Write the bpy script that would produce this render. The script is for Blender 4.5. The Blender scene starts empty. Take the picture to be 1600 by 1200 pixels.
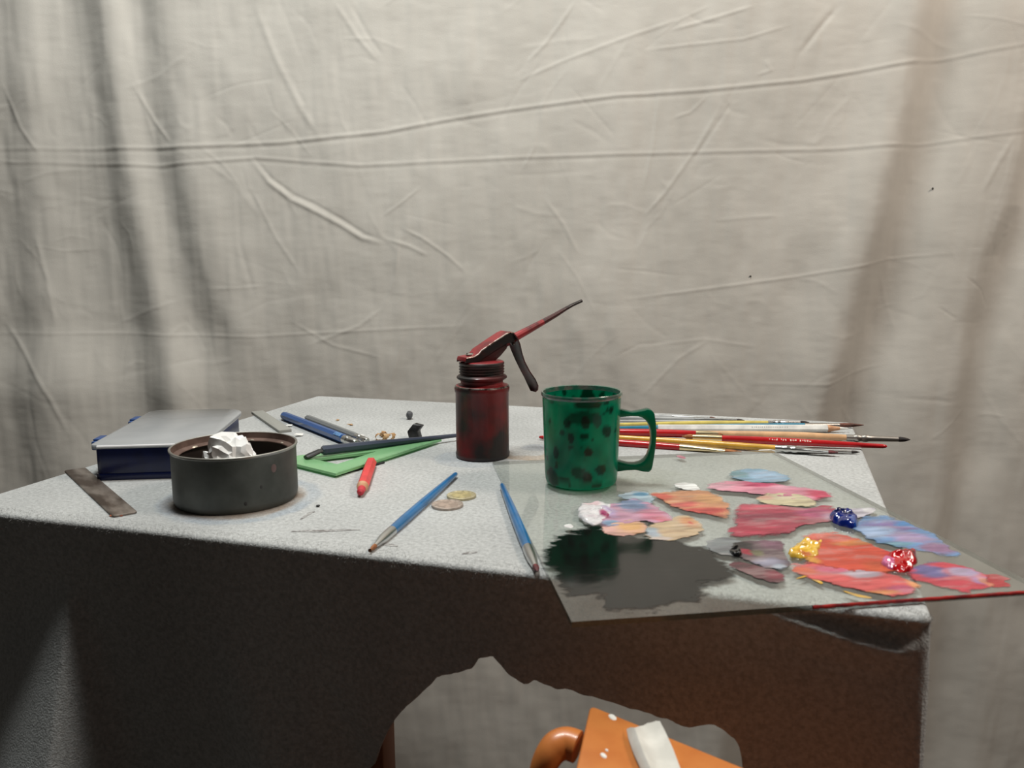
import bpy, bmesh, math, random
import numpy as np
from mathutils import Vector, Matrix

random.seed(7)
SC = bpy.context.scene
COL = SC.collection
PI = math.pi

# ------------------------------------------------------------------ camera
F = 1302.0                     # focal length in pixels of a 1600 px wide frame
PITCH, ROLL = math.radians(8.75), math.radians(-0.4)
TZ = 0.75                      # height of the table top
CAM = Vector((0, 0, TZ + 0.2))
_fw = Vector((0, math.cos(PITCH), -math.sin(PITCH)))
_r0 = Vector((1, 0, 0)); _u0 = Vector((0, math.sin(PITCH), math.cos(PITCH)))
_rt = _r0 * math.cos(ROLL) + _u0 * math.sin(ROLL)
_up = -_r0 * math.sin(ROLL) + _u0 * math.cos(ROLL)
cd = bpy.data.cameras.new('camera'); cam = bpy.data.objects.new('camera', cd); COL.objects.link(cam)
cd.sensor_width = 36; cd.lens = F / 1600 * 36; cd.clip_start = 0.01
cam.matrix_world = Matrix(((_rt.x, _up.x, -_fw.x, CAM.x), (_rt.y, _up.y, -_fw.y, CAM.y), (_rt.z, _up.z, -_fw.z, CAM.z), (0, 0, 0, 1)))
cd.dof.use_dof = True; cd.dof.focus_distance = 0.92; cd.dof.aperture_fstop = 14
SC.camera = cam

# ------------------------------------------------------------------ world, lamp, exposure
w = bpy.data.worlds.new('world'); SC.world = w; w.use_nodes = True
w.node_tree.nodes['Background'].inputs[0].default_value = (1.0, 0.94, 0.86, 1)
w.node_tree.nodes['Background'].inputs[1].default_value = 0.034
def lamp(name, loc, size, size_y, energy, col, aim):
    ld = bpy.data.lights.new(name, 'AREA'); ld.shape = 'RECTANGLE'; ld.size = size; ld.size_y = size_y; ld.energy = energy; ld.color = col
    lo = bpy.data.objects.new(name, ld); COL.objects.link(lo); lo.location = loc
    lo.rotation_euler = (Vector(aim) - Vector(loc)).to_track_quat('-Z', 'Y').to_euler()
lamp('ceiling_lamp', (-0.20, 0.78, TZ + 1.55), 0.6, 0.16, 25, (0.98, 1.0, 0.97), (-0.1, 0.9, TZ))
lamp('side_lamp', (1.35, 0.42, TZ + 1.35), 0.5, 0.3, 20, (1.0, 0.88, 0.77), (0.2, 1.1, TZ))
SC.view_settings.view_transform = 'Standard'; SC.view_settings.look = 'None'
SC.view_settings.gamma = 1; SC.view_settings.use_curve_mapping = False
SC.view_settings.exposure = -0.12

# ------------------------------------------------------------------ helpers
def ray(px, py): return _fw * F + _rt * (px - 800) - _up * (py - 600)
def tp(px, py, h=0.0):                      # point at height h above the table top
    d = ray(px, py); t = (h - 0.2) / d.z
    return Vector((d.x * t, d.y * t, TZ + h))
def L1(c): return c / 12.92 if c <= 0.04045 else ((c + 0.055) / 1.055) ** 2.4
def rgb(r, g, b): return (L1(r / 255), L1(g / 255), L1(b / 255), 1.0)

def tag(o, label=None, cat=None, group=None, kind=None):
    if label: o['label'] = label
    if cat: o['category'] = cat
    if group: o['group'] = group
    if kind: o['kind'] = kind
    return o
def empty(name, loc=(0, 0, 0), rz=0, label=None, cat=None, group=None):
    o = bpy.data.objects.new(name, None); COL.objects.link(o); o.empty_display_size = 0.01
    o.location = loc; o.rotation_euler = (0, 0, rz)
    return tag(o, label, cat, group)

class MB:
    def __init__(s): s.v = []; s.f = []; s.m = []
    def add(s, vs, fs, m=0):
        b = len(s.v); s.v += [tuple(v) for v in vs]; s.f += [tuple(i + b for i in f) for f in fs]; s.m += [m] * len(fs)
    def lathe(s, prof, n=48, m=0, M=None, cap0=True, cap1=True, sx=1, sy=1):   # prof: (r, z), around z
        vs = []; fs = []
        for r, z in prof:
            for k in range(n):
                a = 2 * PI * k / n; v = Vector((r * math.cos(a) * sx, r * math.sin(a) * sy, z)); vs.append(M @ v if M else v)
        for i in range(len(prof) - 1):
            for k in range(n):
                k2 = (k + 1) % n; fs.append((i * n + k, i * n + k2, (i + 1) * n + k2, (i + 1) * n + k))
        if cap0: fs.append(tuple(range(n - 1, -1, -1)))
        if cap1: fs.append(tuple((len(prof) - 1) * n + k for k in range(n)))
        s.add(vs, fs, m)
    def tube(s, pts, rad, n=12, m=0, flat=1.0, twist=0):
        pts = [Vector(p) for p in pts]
        if not hasattr(rad, '__len__'): rad = [rad] * len(pts)
        vs = []; fs = []; prevx = None
        for i, p in enumerate(pts):
            t = (pts[min(i + 1, len(pts) - 1)] - pts[max(i - 1, 0)]).normalized()
            if prevx is None:
                a = Vector((0, 0, 1)) if abs(t.z) < 0.9 else Vector((0, 1, 0)); x = t.cross(a).normalized()
            else: x = (prevx - t * prevx.dot(t)).normalized()
            prevx = x; y = t.cross(x)
            for k in range(n):
                a = 2 * PI * k / n + twist; vs.append(p + x * (math.cos(a) * rad[i]) + y * (math.sin(a) * rad[i] * flat))
        for i in range(len(pts) - 1):
            for k in range(n):
                k2 = (k + 1) % n; fs.append((i * n + k, i * n + k2, (i + 1) * n + k2, (i + 1) * n + k))
        fs.append(tuple(range(n - 1, -1, -1))); fs.append(tuple((len(pts) - 1) * n + k for k in range(n)))
        s.add(vs, fs, m)
    def box(s, x0, x1, y0, y1, z0, z1, m=0, M=None):
        vs = [Vector((x, y, z)) for z in (z0, z1) for y in (y0, y1) for x in (x0, x1)]
        if M: vs = [M @ v for v in vs]
        s.add(vs, [(0, 2, 3, 1), (4, 5, 7, 6), (0, 1, 5, 4), (2, 6, 7, 3), (0, 4, 6, 2), (1, 3, 7, 5)], m)
    def prism(s, poly, z0, z1, m=0, M=None):    # ccw polygon in xy
        n = len(poly); vs = [Vector((x, y, z0)) for x, y in poly] + [Vector((x, y, z1)) for x, y in poly]
        if M: vs = [M @ v for v in vs]
        fs = [tuple(range(n - 1, -1, -1)), tuple(range(n, 2 * n))] + [(i, (i + 1) % n, n + (i + 1) % n, n + i) for i in range(n)]
        s.add(vs, fs, m)
    def ringprism(s, outer, inner, z0, z1, m=0, M=None):   # same vertex count, closed loops
        n = len(outer); vs = [Vector((x, y, z)) for z in (z0, z1) for lp in (outer, inner) for x, y in lp]
        if M: vs = [M @ v for v in vs]
        fs = []
        for i in range(n):
            j = (i + 1) % n
            fs += [(i, n + i, n + j, j), (2 * n + i, 2 * n + j, 3 * n + j, 3 * n + i), (i, j, 2 * n + j, 2 * n + i), (n + i, 3 * n + i, 3 * n + j, n + j)]
        s.add(vs, fs, m)
    def build(s, name, mats, parent=None, smooth=35, bevel=0, seg=2, loc=None, rot=None, sub=0):
        me = bpy.data.meshes.new(name); me.from_pydata(s.v, [], s.f); me.update()
        if bevel or sub:
            bm = bmesh.new(); bm.from_mesh(me); bmesh.ops.remove_doubles(bm, verts=bm.verts, dist=1e-6)
            if bevel:
                es = [e for e in bm.edges if len(e.link_faces) == 2 and e.calc_face_angle(0) > math.radians(30)]
                bmesh.ops.bevel(bm, geom=es, offset=bevel, segments=seg, affect='EDGES', profile=0.5, clamp_overlap=True)
            bm.to_mesh(me); bm.free()
        if not isinstance(mats, (list, tuple)): mats = [mats]
        for mt in mats: me.materials.append(mt)
        if not bevel and len(mats) > 1 and len(s.m) == len(me.polygons): me.polygons.foreach_set('material_index', s.m)
        o = bpy.data.objects.new(name, me); COL.objects.link(o)
        if smooth:
            me.shade_smooth(); me.set_sharp_from_angle(angle=math.radians(smooth))
        if parent: o.parent = parent
        if loc is not None: o.location = loc
        if rot is not None: o.rotation_euler = rot
        return o

def setcol(o, cols):
    a = o.data.color_attributes.new('paint', 'FLOAT_COLOR', 'POINT')
    a.data.foreach_set('color', np.asarray(cols, dtype=np.float32).ravel())

def mat(name, col=(0.5, 0.5, 0.5, 1), rough=0.5, metal=0.0, noise=None, col2=None, bump=None, attr=False, coat=0.0, ior=1.5, spec=0.5,
        transmission=0.0, alpha=1.0, rough2=None, sheen=0.0, contrast=(0.4, 0.6), stretch=None, sss=0):
    m = bpy.data.materials.new(name); m.use_nodes = True; N = m.node_tree.nodes; K = m.node_tree.links
    b = N['Principled BSDF']; I = b.inputs
    I['Base Color'].default_value = col; I['Roughness'].default_value = rough; I['Metallic'].default_value = metal
    I['IOR'].default_value = ior; I['Specular IOR Level'].default_value = spec; I['Coat Weight'].default_value = coat
    I['Coat Roughness'].default_value = 0.08
    I['Transmission Weight'].default_value = transmission; I['Alpha'].default_value = alpha; I['Sheen Weight'].default_value = sheen
    if sss: I['Subsurface Weight'].default_value = sss; I['Subsurface Radius'].default_value = (0.004, 0.004, 0.004); I['Subsurface Scale'].default_value = 1
    tc = N.new('ShaderNodeTexCoord'); vec = tc.outputs['Object']
    if stretch:
        mp = N.new('ShaderNodeMapping'); mp.inputs['Scale'].default_value = stretch; K.new(vec, mp.inputs[0]); vec = mp.outputs[0]
    cur = None
    if attr:
        at = N.new('ShaderNodeAttribute'); at.attribute_name = 'paint'; cur = at.outputs['Color']
    if noise:
        nz = N.new('ShaderNodeTexNoise'); nz.inputs['Scale'].default_value = noise; nz.inputs['Detail'].default_value = 6
        K.new(vec, nz.inputs['Vector'])
        rp = N.new('ShaderNodeValToRGB'); rp.color_ramp.elements[0].position = contrast[0]; rp.color_ramp.elements[1].position = contrast[1]
        K.new(nz.outputs['Fac'], rp.inputs[0])
        if col2 is not None:
            mx = N.new('ShaderNodeMix'); mx.data_type = 'RGBA'
            K.new(rp.outputs['Color'], mx.inputs[0])
            if cur is not None:
                mx.blend_type = 'MULTIPLY'; K.new(cur, mx.inputs[6]); mx.inputs[7].default_value = col2
            else: mx.inputs[6].default_value = col; mx.inputs[7].default_value = col2
            cur = mx.outputs[2]
        if rough2 is not None:
            mr = N.new('ShaderNodeMapRange'); mr.inputs[3].default_value = rough; mr.inputs[4].default_value = rough2
            K.new(nz.outputs['Fac'], mr.inputs[0]); K.new(mr.outputs[0], I['Roughness'])
    if cur is not None: K.new(cur, I['Base Color'])
    if bump:
        nb = N.new('ShaderNodeTexNoise'); nb.inputs['Scale'].default_value = bump[0]; nb.inputs['Detail'].default_value = 4
        K.new(vec, nb.inputs['Vector'])
        bp = N.new('ShaderNodeBump'); bp.inputs['Strength'].default_value = bump[1]; bp.inputs['Distance'].default_value = bump[2] if len(bump) > 2 else 0.001
        K.new(nb.outputs['Fac'], bp.inputs['Height']); K.new(bp.outputs[0], I['Normal'])
    return m

def vnoise(x, y, seed=0):                    # smooth value noise on arrays
    rs = np.random.RandomState(seed); T = rs.rand(64, 64)
    xi = np.floor(x).astype(int); yi = np.floor(y).astype(int); fx = x - xi; fy = y - yi
    fx = fx * fx * (3 - 2 * fx); fy = fy * fy * (3 - 2 * fy)
    g = lambda i, j: T[i % 64, j % 64]
    return (g(xi, yi) * (1 - fx) + g(xi + 1, yi) * fx) * (1 - fy) + (g(xi, yi + 1) * (1 - fx) + g(xi + 1, yi + 1) * fx) * fy - 0.5
def fbm(x, y, seed=0, octv=4):
    r = 0; a = 1.0
    for i in range(octv): r = r + a * vnoise(x * 2 ** i, y * 2 ** i, seed + i); a *= 0.5
    return r
def sstep(x): x = np.clip(x, 0, 1); return x * x * (3 - 2 * x)

def fresnel(N, K, ior):                      # same reflectance from both sides of a thin sheet
    g = N.new('ShaderNodeNewGeometry'); mr = N.new('ShaderNodeMapRange'); mr.inputs[3].default_value = ior; mr.inputs[4].default_value = 1 / ior
    K.new(g.outputs['Backfacing'], mr.inputs[0]); f = N.new('ShaderNodeFresnel'); K.new(mr.outputs[0], f.inputs[0]); return f

# ------------------------------------------------------------------ materials
M_linen = mat('linen', rgb(208, 204, 196), 0.95, noise=5, col2=rgb(200, 196, 188), bump=(900, 0.25, 0.0006), spec=0.1, stretch=(1, 1, 0.6))
M_floor = mat('floorboards', rgb(78, 72, 66), 0.6, noise=4, col2=rgb(66, 60, 54))
M_wall = mat('plaster', rgb(190, 186, 176), 0.9, bump=(60, 0.2))
M_wood = mat('table_wood', rgb(150, 92, 62), 0.55, noise=12, col2=rgb(128, 74, 48), stretch=(1, 1, 0.1))

def felt_material():
    m = mat('grey_felt', (1, 1, 1, 1), 0.95, attr=True, noise=520, col2=(0.80, 0.80, 0.80, 1), contrast=(0.25, 0.75), bump=(700, 0.7, 0.0012), spec=0.05, sheen=0.15)
    N = m.node_tree.nodes; K = m.node_tree.links; b = N['Principled BSDF']
    src = b.inputs['Base Color'].links[0].from_socket           # a coarser mottling on top of the fine flecks
    nz = N.new('ShaderNodeTexNoise'); nz.inputs['Scale'].default_value = 300; nz.inputs['Detail'].default_value = 4
    tc = N.new('ShaderNodeTexCoord'); K.new(tc.outputs['Object'], nz.inputs['Vector'])
    rp = N.new('ShaderNodeValToRGB'); rp.color_ramp.elements[0].position = 0.3; rp.color_ramp.elements[0].color = (0.72, 0.72, 0.72, 1); rp.color_ramp.elements[1].position = 0.62; rp.color_ramp.elements[1].color = (1, 1, 1, 1)
    K.new(nz.outputs['Fac'], rp.inputs[0])
    mx = N.new('ShaderNodeMix'); mx.data_type = 'RGBA'; mx.blend_type = 'MULTIPLY'; mx.inputs[0].default_value = 1
    K.new(src, mx.inputs[6]); K.new(rp.outputs[0], mx.inputs[7]); K.new(mx.outputs[2], b.inputs['Base Color'])
    return m
M_felt = felt_material()

# ------------------------------------------------------------------ setting: floor, wall, backdrop
m = MB(); m.box(-2.2, 2.2, -1.2, 1.75, -0.05, 0); tag(m.build('floor', M_floor, smooth=0), kind='structure')
m = MB(); m.box(-2.2, 2.2, 1.6, 1.7, 0, 2.7); tag(m.build('wall_back', M_wall, smooth=0), kind='structure')

CY = 1.35
def curtain():
    X = np.concatenate([np.linspace(-1.25, -1.0, 20)[:-1], np.linspace(-1.0, 1.0, 860), np.linspace(1.0, 1.25, 20)[1:]])
    Z = np.concatenate([np.linspace(0.004, 0.6, 130)[:-1], np.linspace(0.6, 1.45, 390), np.linspace(1.45, 2.05, 60)[1:]]); nx, nz = len(X), len(Z)
    xx, zz = np.meshgrid(X, Z)
    # position of each cloth point as seen on the flat cloth, only used to lay out folds and creases
    dx, dy, dz = xx, CY, zz - CAM.z
    dep = dy * _fw.y + dz * _fw.z
    A = 800 + F * (dx * _rt.x + dy * _rt.y + dz * _rt.z) / dep
    B = 600 - F * (dx * _up.x + dy * _up.y + dz * _up.z) / dep
    slope = np.zeros_like(xx)
    def band(pts, wd, amp, lo=-400, hi=1500):
        xs = np.interp(B, [p[1] for p in pts], [p[0] for p in pts])
        # extend beyond the ends along the last direction
        p0, p1 = pts[0], pts[1]; q0, q1 = pts[-2], pts[-1]
        xs = np.where(B < p0[1], p0[0] + (B - p0[1]) * (p1[0] - p0[0]) / (p1[1] - p0[1]), xs)
        xs = np.where(B > q1[1], q1[0] + (B - q1[1]) * (q1[0] - q0[0]) / (q1[1] - q0[1]), xs)
        env = sstep((B - lo) / 120) * sstep((hi - B) / 120)
        return amp * env * np.exp(-((A - xs) / wd) ** 2)
    # negative slope: the cloth comes nearer to the right; positive: it recedes to the right
    slope += band([(144, 0), (172, 160), (190, 320), (214, 427), (246, 600)], 30, -0.56)
    slope += band([(182, 0), (205, 200), (250, 427), (302, 613)], 26, 0.46)
    slope += band([(236, 0), (262, 229), (299, 373), (345, 533)], 27, -0.40, hi=620)
    slope += band([(300, 0), (330, 250), (400, 600)], 50, 0.12)
    slope += band([(60, 0), (70, 200), (95, 400), (150, 640)], 40, 0.30)
    slope += band([(20, 100), (30, 300), (60, 640)], 26, -0.30)
    slope += band([(-60, 100), (-30, 640)], 40, 0.2)
    slope += band([(1466, 0), (1440, 160), (1402, 320), (1365, 453), (1325, 587)], 31, 1.05)
    slope += band([(1530, 0), (1500, 200), (1450, 420), (1390, 640)], 38, -0.5)
    slope += band([(1400, 0), (1375, 160), (1330, 320), (1290, 453), (1250, 600)], 40, -0.30)
    slope += band([(1640, 150), (1600, 320), (1563, 400), (1536, 507), (1512, 640), (1490, 800)], 23, 0.85)
    slope += band([(1660, 300), (1615, 420), (1585, 540), (1560, 800)], 26, -0.45)
    slope += band([(1000, 60), (990, 300), (985, 440), (985, 600)], 16, 0.22, lo=0, hi=620)
    slope += band([(900, 60), (890, 600)], 70, -0.05)
    slope += band([(1240, 0), (1200, 600)], 60, 0.06)
    slope += band([(1700, 300), (1690, 800)], 60, 0.25)
    slope += band([(-160, 100), (-150, 640)], 60, -0.2)
    slope += band([(1500, 850), (1480, 1200)], 25, -0.25, lo=700)
    slope += band([(1560, 850), (1545, 1200)], 25, 0.3, lo=700)
    off = np.cumsum(slope * np.gradient(X)[None, :], axis=1)
    mid = np.abs(xx) < 0.35
    off -= (off * mid).sum(axis=1, keepdims=True) / mid.sum(axis=1, keepdims=True)
    off *= 0.9
    # creases: narrow ridges (+ nearer)
    def crease(pts, wd, amp):
        nonlocal off
        dmin = np.full(A.shape, 1e9); par = np.zeros(A.shape); n = len(pts) - 1
        x0, x1 = min(p[0] for p in pts) - 4 * wd - 4, max(p[0] for p in pts) + 4 * wd + 4
        y0, y1 = min(p[1] for p in pts) - 4 * wd - 4, max(p[1] for p in pts) + 4 * wd + 4
        msk = (A > x0) & (A < x1) & (B > y0) & (B < y1)
        if not msk.any(): return
        a, b = A[msk], B[msk]; d = np.full(a.shape, 1e9); pr = np.zeros(a.shape); sg = np.zeros(a.shape)
        for i in range(n):
            (ax, ay), (bx, by) = pts[i], pts[i + 1]; ex, ey = bx - ax, by - ay; q = ex * ex + ey * ey
            t = np.clip(((a - ax) * ex + (b - ay) * ey) / q, 0, 1)
            dd = np.hypot(a - ax - t * ex, b - ay - t * ey); c = dd < d
            d = np.where(c, dd, d); pr = np.where(c, (i + t) / n, pr)
        env = np.minimum(1, 5 * np.minimum(pr, 1 - pr) + 0.05)
        off[msk] -= 0.26 * amp * env * np.exp(-(d / (0.72 * wd)) ** 2)
    for dy_, am in ((0, 0.0030), (6, -0.0015)):
        crease([(-150, 231 + dy_), (100, 231 + dy_), (270, 230 + dy_), (440, 222 + dy_), (600, 205 + dy_), (700, 186 + dy_), (800, 170 + dy_), (960, 150 + dy_), (1100, 140 + dy_), (1250, 125 + dy_), (1420, 97 + dy_), (1600, 68 + dy_), (1750, 40 + dy_)], 4.0, am)
        crease([(-150, 252 + dy_), (80, 253 + dy_), (250, 258 + dy_), (400, 246 + dy_), (560, 258 + dy_), (800, 246 + dy_), (1050, 238 + dy_), (1300, 232 + dy_), (1450, 222 + dy_), (1600, 204 + dy_), (1750, 190 + dy_)], 3.5, am * 0.7)
    crease([(-100, 520), (200, 522), (400, 526), (600, 515), (750, 508)], 3, 0.0016)
    crease([(960, 470), (1100, 452), (1250, 432), (1400, 405), (1500, 395)], 3, 0.0022)
    crease([(388, 245), (420, 285), (455, 312), (485, 326), (530, 350), (565, 372), (595, 380)], 5, 0.0055)
    crease([(394, 243), (424, 279), (460, 305), (490, 318), (533, 342), (570, 366), (600, 376)], 3.5, -0.003)
    crease([(600, 372), (640, 385), (670, 400)], 4, 0.003)
    crease([(625, 355), (660, 372), (700, 400), (730, 428)], 3, 0.003)
    crease([(595, 340), (630, 315), (660, 290)], 3, 0.002); crease([(625, 360), (618, 430), (595, 495)], 3, 0.0022)
    crease([(395, 0), (430, 90), (470, 170), (500, 215)], 7, 0.004); crease([(520, 0), (560, 60), (590, 95)], 5, 0.003); crease([(545, 0), (575, 55), (600, 90)], 5, -0.0025)
    crease([(370, 280), (375, 380), (400, 470)], 6, -0.0025); crease([(390, 290), (430, 370), (470, 430)], 4, 0.002)
    crease([(0, 130), (30, 200), (60, 240)], 4, 0.003); crease([(0, 500), (40, 550), (90, 620), (120, 680)], 5, 0.004); crease([(50, 360), (70, 430), (90, 520)], 5, 0.003)
    crease([(205, 130), (240, 190), (268, 225)], 4, 0.003)
    crease([(1310, 10), (1280, 45), (1250, 85)], 6, -0.005); crease([(1180, 10), (1120, 28), (1040, 50)], 3.5, 0.003); crease([(800, 130), (880, 95), (990, 55), (1080, 25)], 4, 0.0025)
    crease([(820, 100), (850, 70), (880, 30), (900, 0)], 4, 0.003); crease([(1000, 80), (1080, 70), (1160, 62), (1240, 38)], 3, 0.0022)
    crease([(1030, 145), (1020, 230), (1005, 300)], 4, 0.003); crease([(1130, 160), (1090, 230), (1040, 300), (1005, 340)], 4, 0.003); crease([(1105, 150), (1080, 175), (1050, 185)], 3, 0.002)
    crease([(1150, 150), (1110, 210), (1085, 250)], 4, -0.0025); crease([(1195, 95), (1205, 110), (1180, 118)], 3, 0.002)
    crease([(840, 170), (835, 230), (815, 270)], 3, 0.0025); crease([(850, 310), (880, 350), (905, 400)], 4, 0.0025); crease([(870, 390), (900, 430), (930, 490)], 3, 0.0015)
    crease([(1510, 430), (1545, 455), (1560, 480)], 2.5, -0.002); crease([(1470, 480), (1500, 500)], 2.5, -0.002); crease([(1590, 210), (1560, 260), (1540, 300)], 6, 0.004)
    crease([(1000, 620), (1060, 560), (1110, 530)], 4, 0.0018); crease([(1015, 540), (1100, 530), (1200, 545)], 3, 0.0012); crease([(1170, 600), (1290, 600), (1400, 570)], 3, 0.0016)
    crease([(640, 480), (620, 560), (600, 640)], 4, 0.0025); crease([(480, 540), (560, 510), (600, 480)], 4, 0.002); crease([(450, 500), (520, 540), (600, 560)], 3, 0.0018)
    rs = np.random.RandomState(11)
    for i in range(240):
        cx, cy = rs.uniform(-50, 1650), rs.uniform(-50, 700); an = rs.choice([rs.normal(-0.9, 0.35), rs.normal(0.15, 0.2), rs.normal(1.1, 0.3)]); ln = rs.uniform(18, 70); bd = rs.uniform(-10, 10)
        ca, sa = math.cos(an), math.sin(an)
        crease([(cx - ca * ln, cy - sa * ln), (cx + bd * sa, cy - bd * ca), (cx + ca * ln, cy + sa * ln)], rs.uniform(2.5, 6), rs.choice([-1, 1]) * rs.uniform(0.0003, 0.0014))
    off += 0.006 * fbm(xx * 4 + 7, zz * 3, 3, 3) + 0.0035 * fbm(xx * 14, zz * 9 + 3, 5, 3)
    off += 0.0013 * fbm(xx * 60, zz * 9 + 3, 8, 2) + 0.00024 * fbm(xx * 40 + 9, zz * 120, 12, 2)
    yy = CY + off
    co = np.stack([xx, yy, zz], -1).reshape(-1, 3)
    idx = np.arange(nx * nz).reshape(nz, nx)
    fq = np.stack([idx[:-1, :-1], idx[:-1, 1:], idx[1:, 1:], idx[1:, :-1]], -1).reshape(-1, 4)
    me = bpy.data.meshes.new('backdrop_cloth'); me.from_pydata(co.tolist(), [], fq.tolist()); me.shade_smooth(); me.materials.append(M_linen)
    o = bpy.data.objects.new('backdrop_cloth', me); COL.objects.link(o)
    tag(o, 'creased off-white linen sheet hanging as backdrop behind the table', 'curtain')
    m = MB(); m.tube([(-1.35, CY + 0.0, 2.06), (1.35, CY + 0.0, 2.06)], 0.012, 12); m.build('curtain_rod', M_wood, o)
    sp_ = mat('speck', rgb(70, 70, 66), 0.8)
    for (px, py, r) in ((1470, 293, 0.0035), (1174, 432, 0.0025)):
        d = ray(px, py); t = CY / d.y; i = int(np.argmin(np.abs(Z - (CAM.z + d.z * t)))); j = int(np.argmin(np.abs(X - d.x * t)))
        v = Vector((X[j], yy[i, j] - 0.0006, Z[i])); mk = MB(); mk.lathe([(r * 0.2, -0.0004), (r, 0), (r * 0.2, 0.0007)], 10, M=Matrix.Translation(v) @ Matrix.Rotation(PI / 2, 4, 'X') @ Matrix.Rotation(0.5, 4, 'Y'), sy=0.6)
        mk.build('paint_speck', sp_, o)
curtain()

# ------------------------------------------------------------------ table and felt cover
FL = Vector((-0.4588, 0.6558, TZ)); EX = Vector((0.6917, -0.2214, 0)).normalized(); EY = Vector((0.2214, 0.6917, 0)).normalized()
W, D = 0.7255, 0.572
TROT = math.atan2(EX.y, EX.x)
def tl(p): q = p - FL; return q.dot(EX), q.dot(EY)          # world -> table coordinates
table = empty('table', (FL.x, FL.y, 0), TROT, 'small wooden table hidden under the grey felt cover', 'table')
m = MB(); m.box(0.012, W - 0.012, 0.012, D - 0.012, TZ - 0.03, TZ - 0.0045); m.build('table_top', M_wood, table, bevel=0.003)
for x in (0.094, W - 0.095):
    for y in (0.05, D - 0.09):
        m = MB(); m.box(x, x + 0.04, y, y + 0.04, 0, TZ - 0.032); m.build('leg', M_wood, table, bevel=0.003)
for y in (0.06, D - 0.08):
    m = MB(); m.box(0.135, W - 0.097, y, y + 0.02, TZ - 0.045, TZ - 0.032); m.build('apron', M_wood, table, bevel=0.002)
for x in (0.104, W - 0.085):
    m = MB(); m.box(x, x + 0.02, 0.092, D - 0.092, TZ - 0.10, TZ - 0.032); m.build('apron', M_wood, table, bevel=0.002)

def on_front(px, py):                        # (u, drop) on the vertical front plane of the table
    d = ray(px, py); n = EY; t = (FL - CAM).dot(n) / d.dot(n); p = CAM + d * t
    return (p - FL).dot(EX), TZ - p.z

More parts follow.
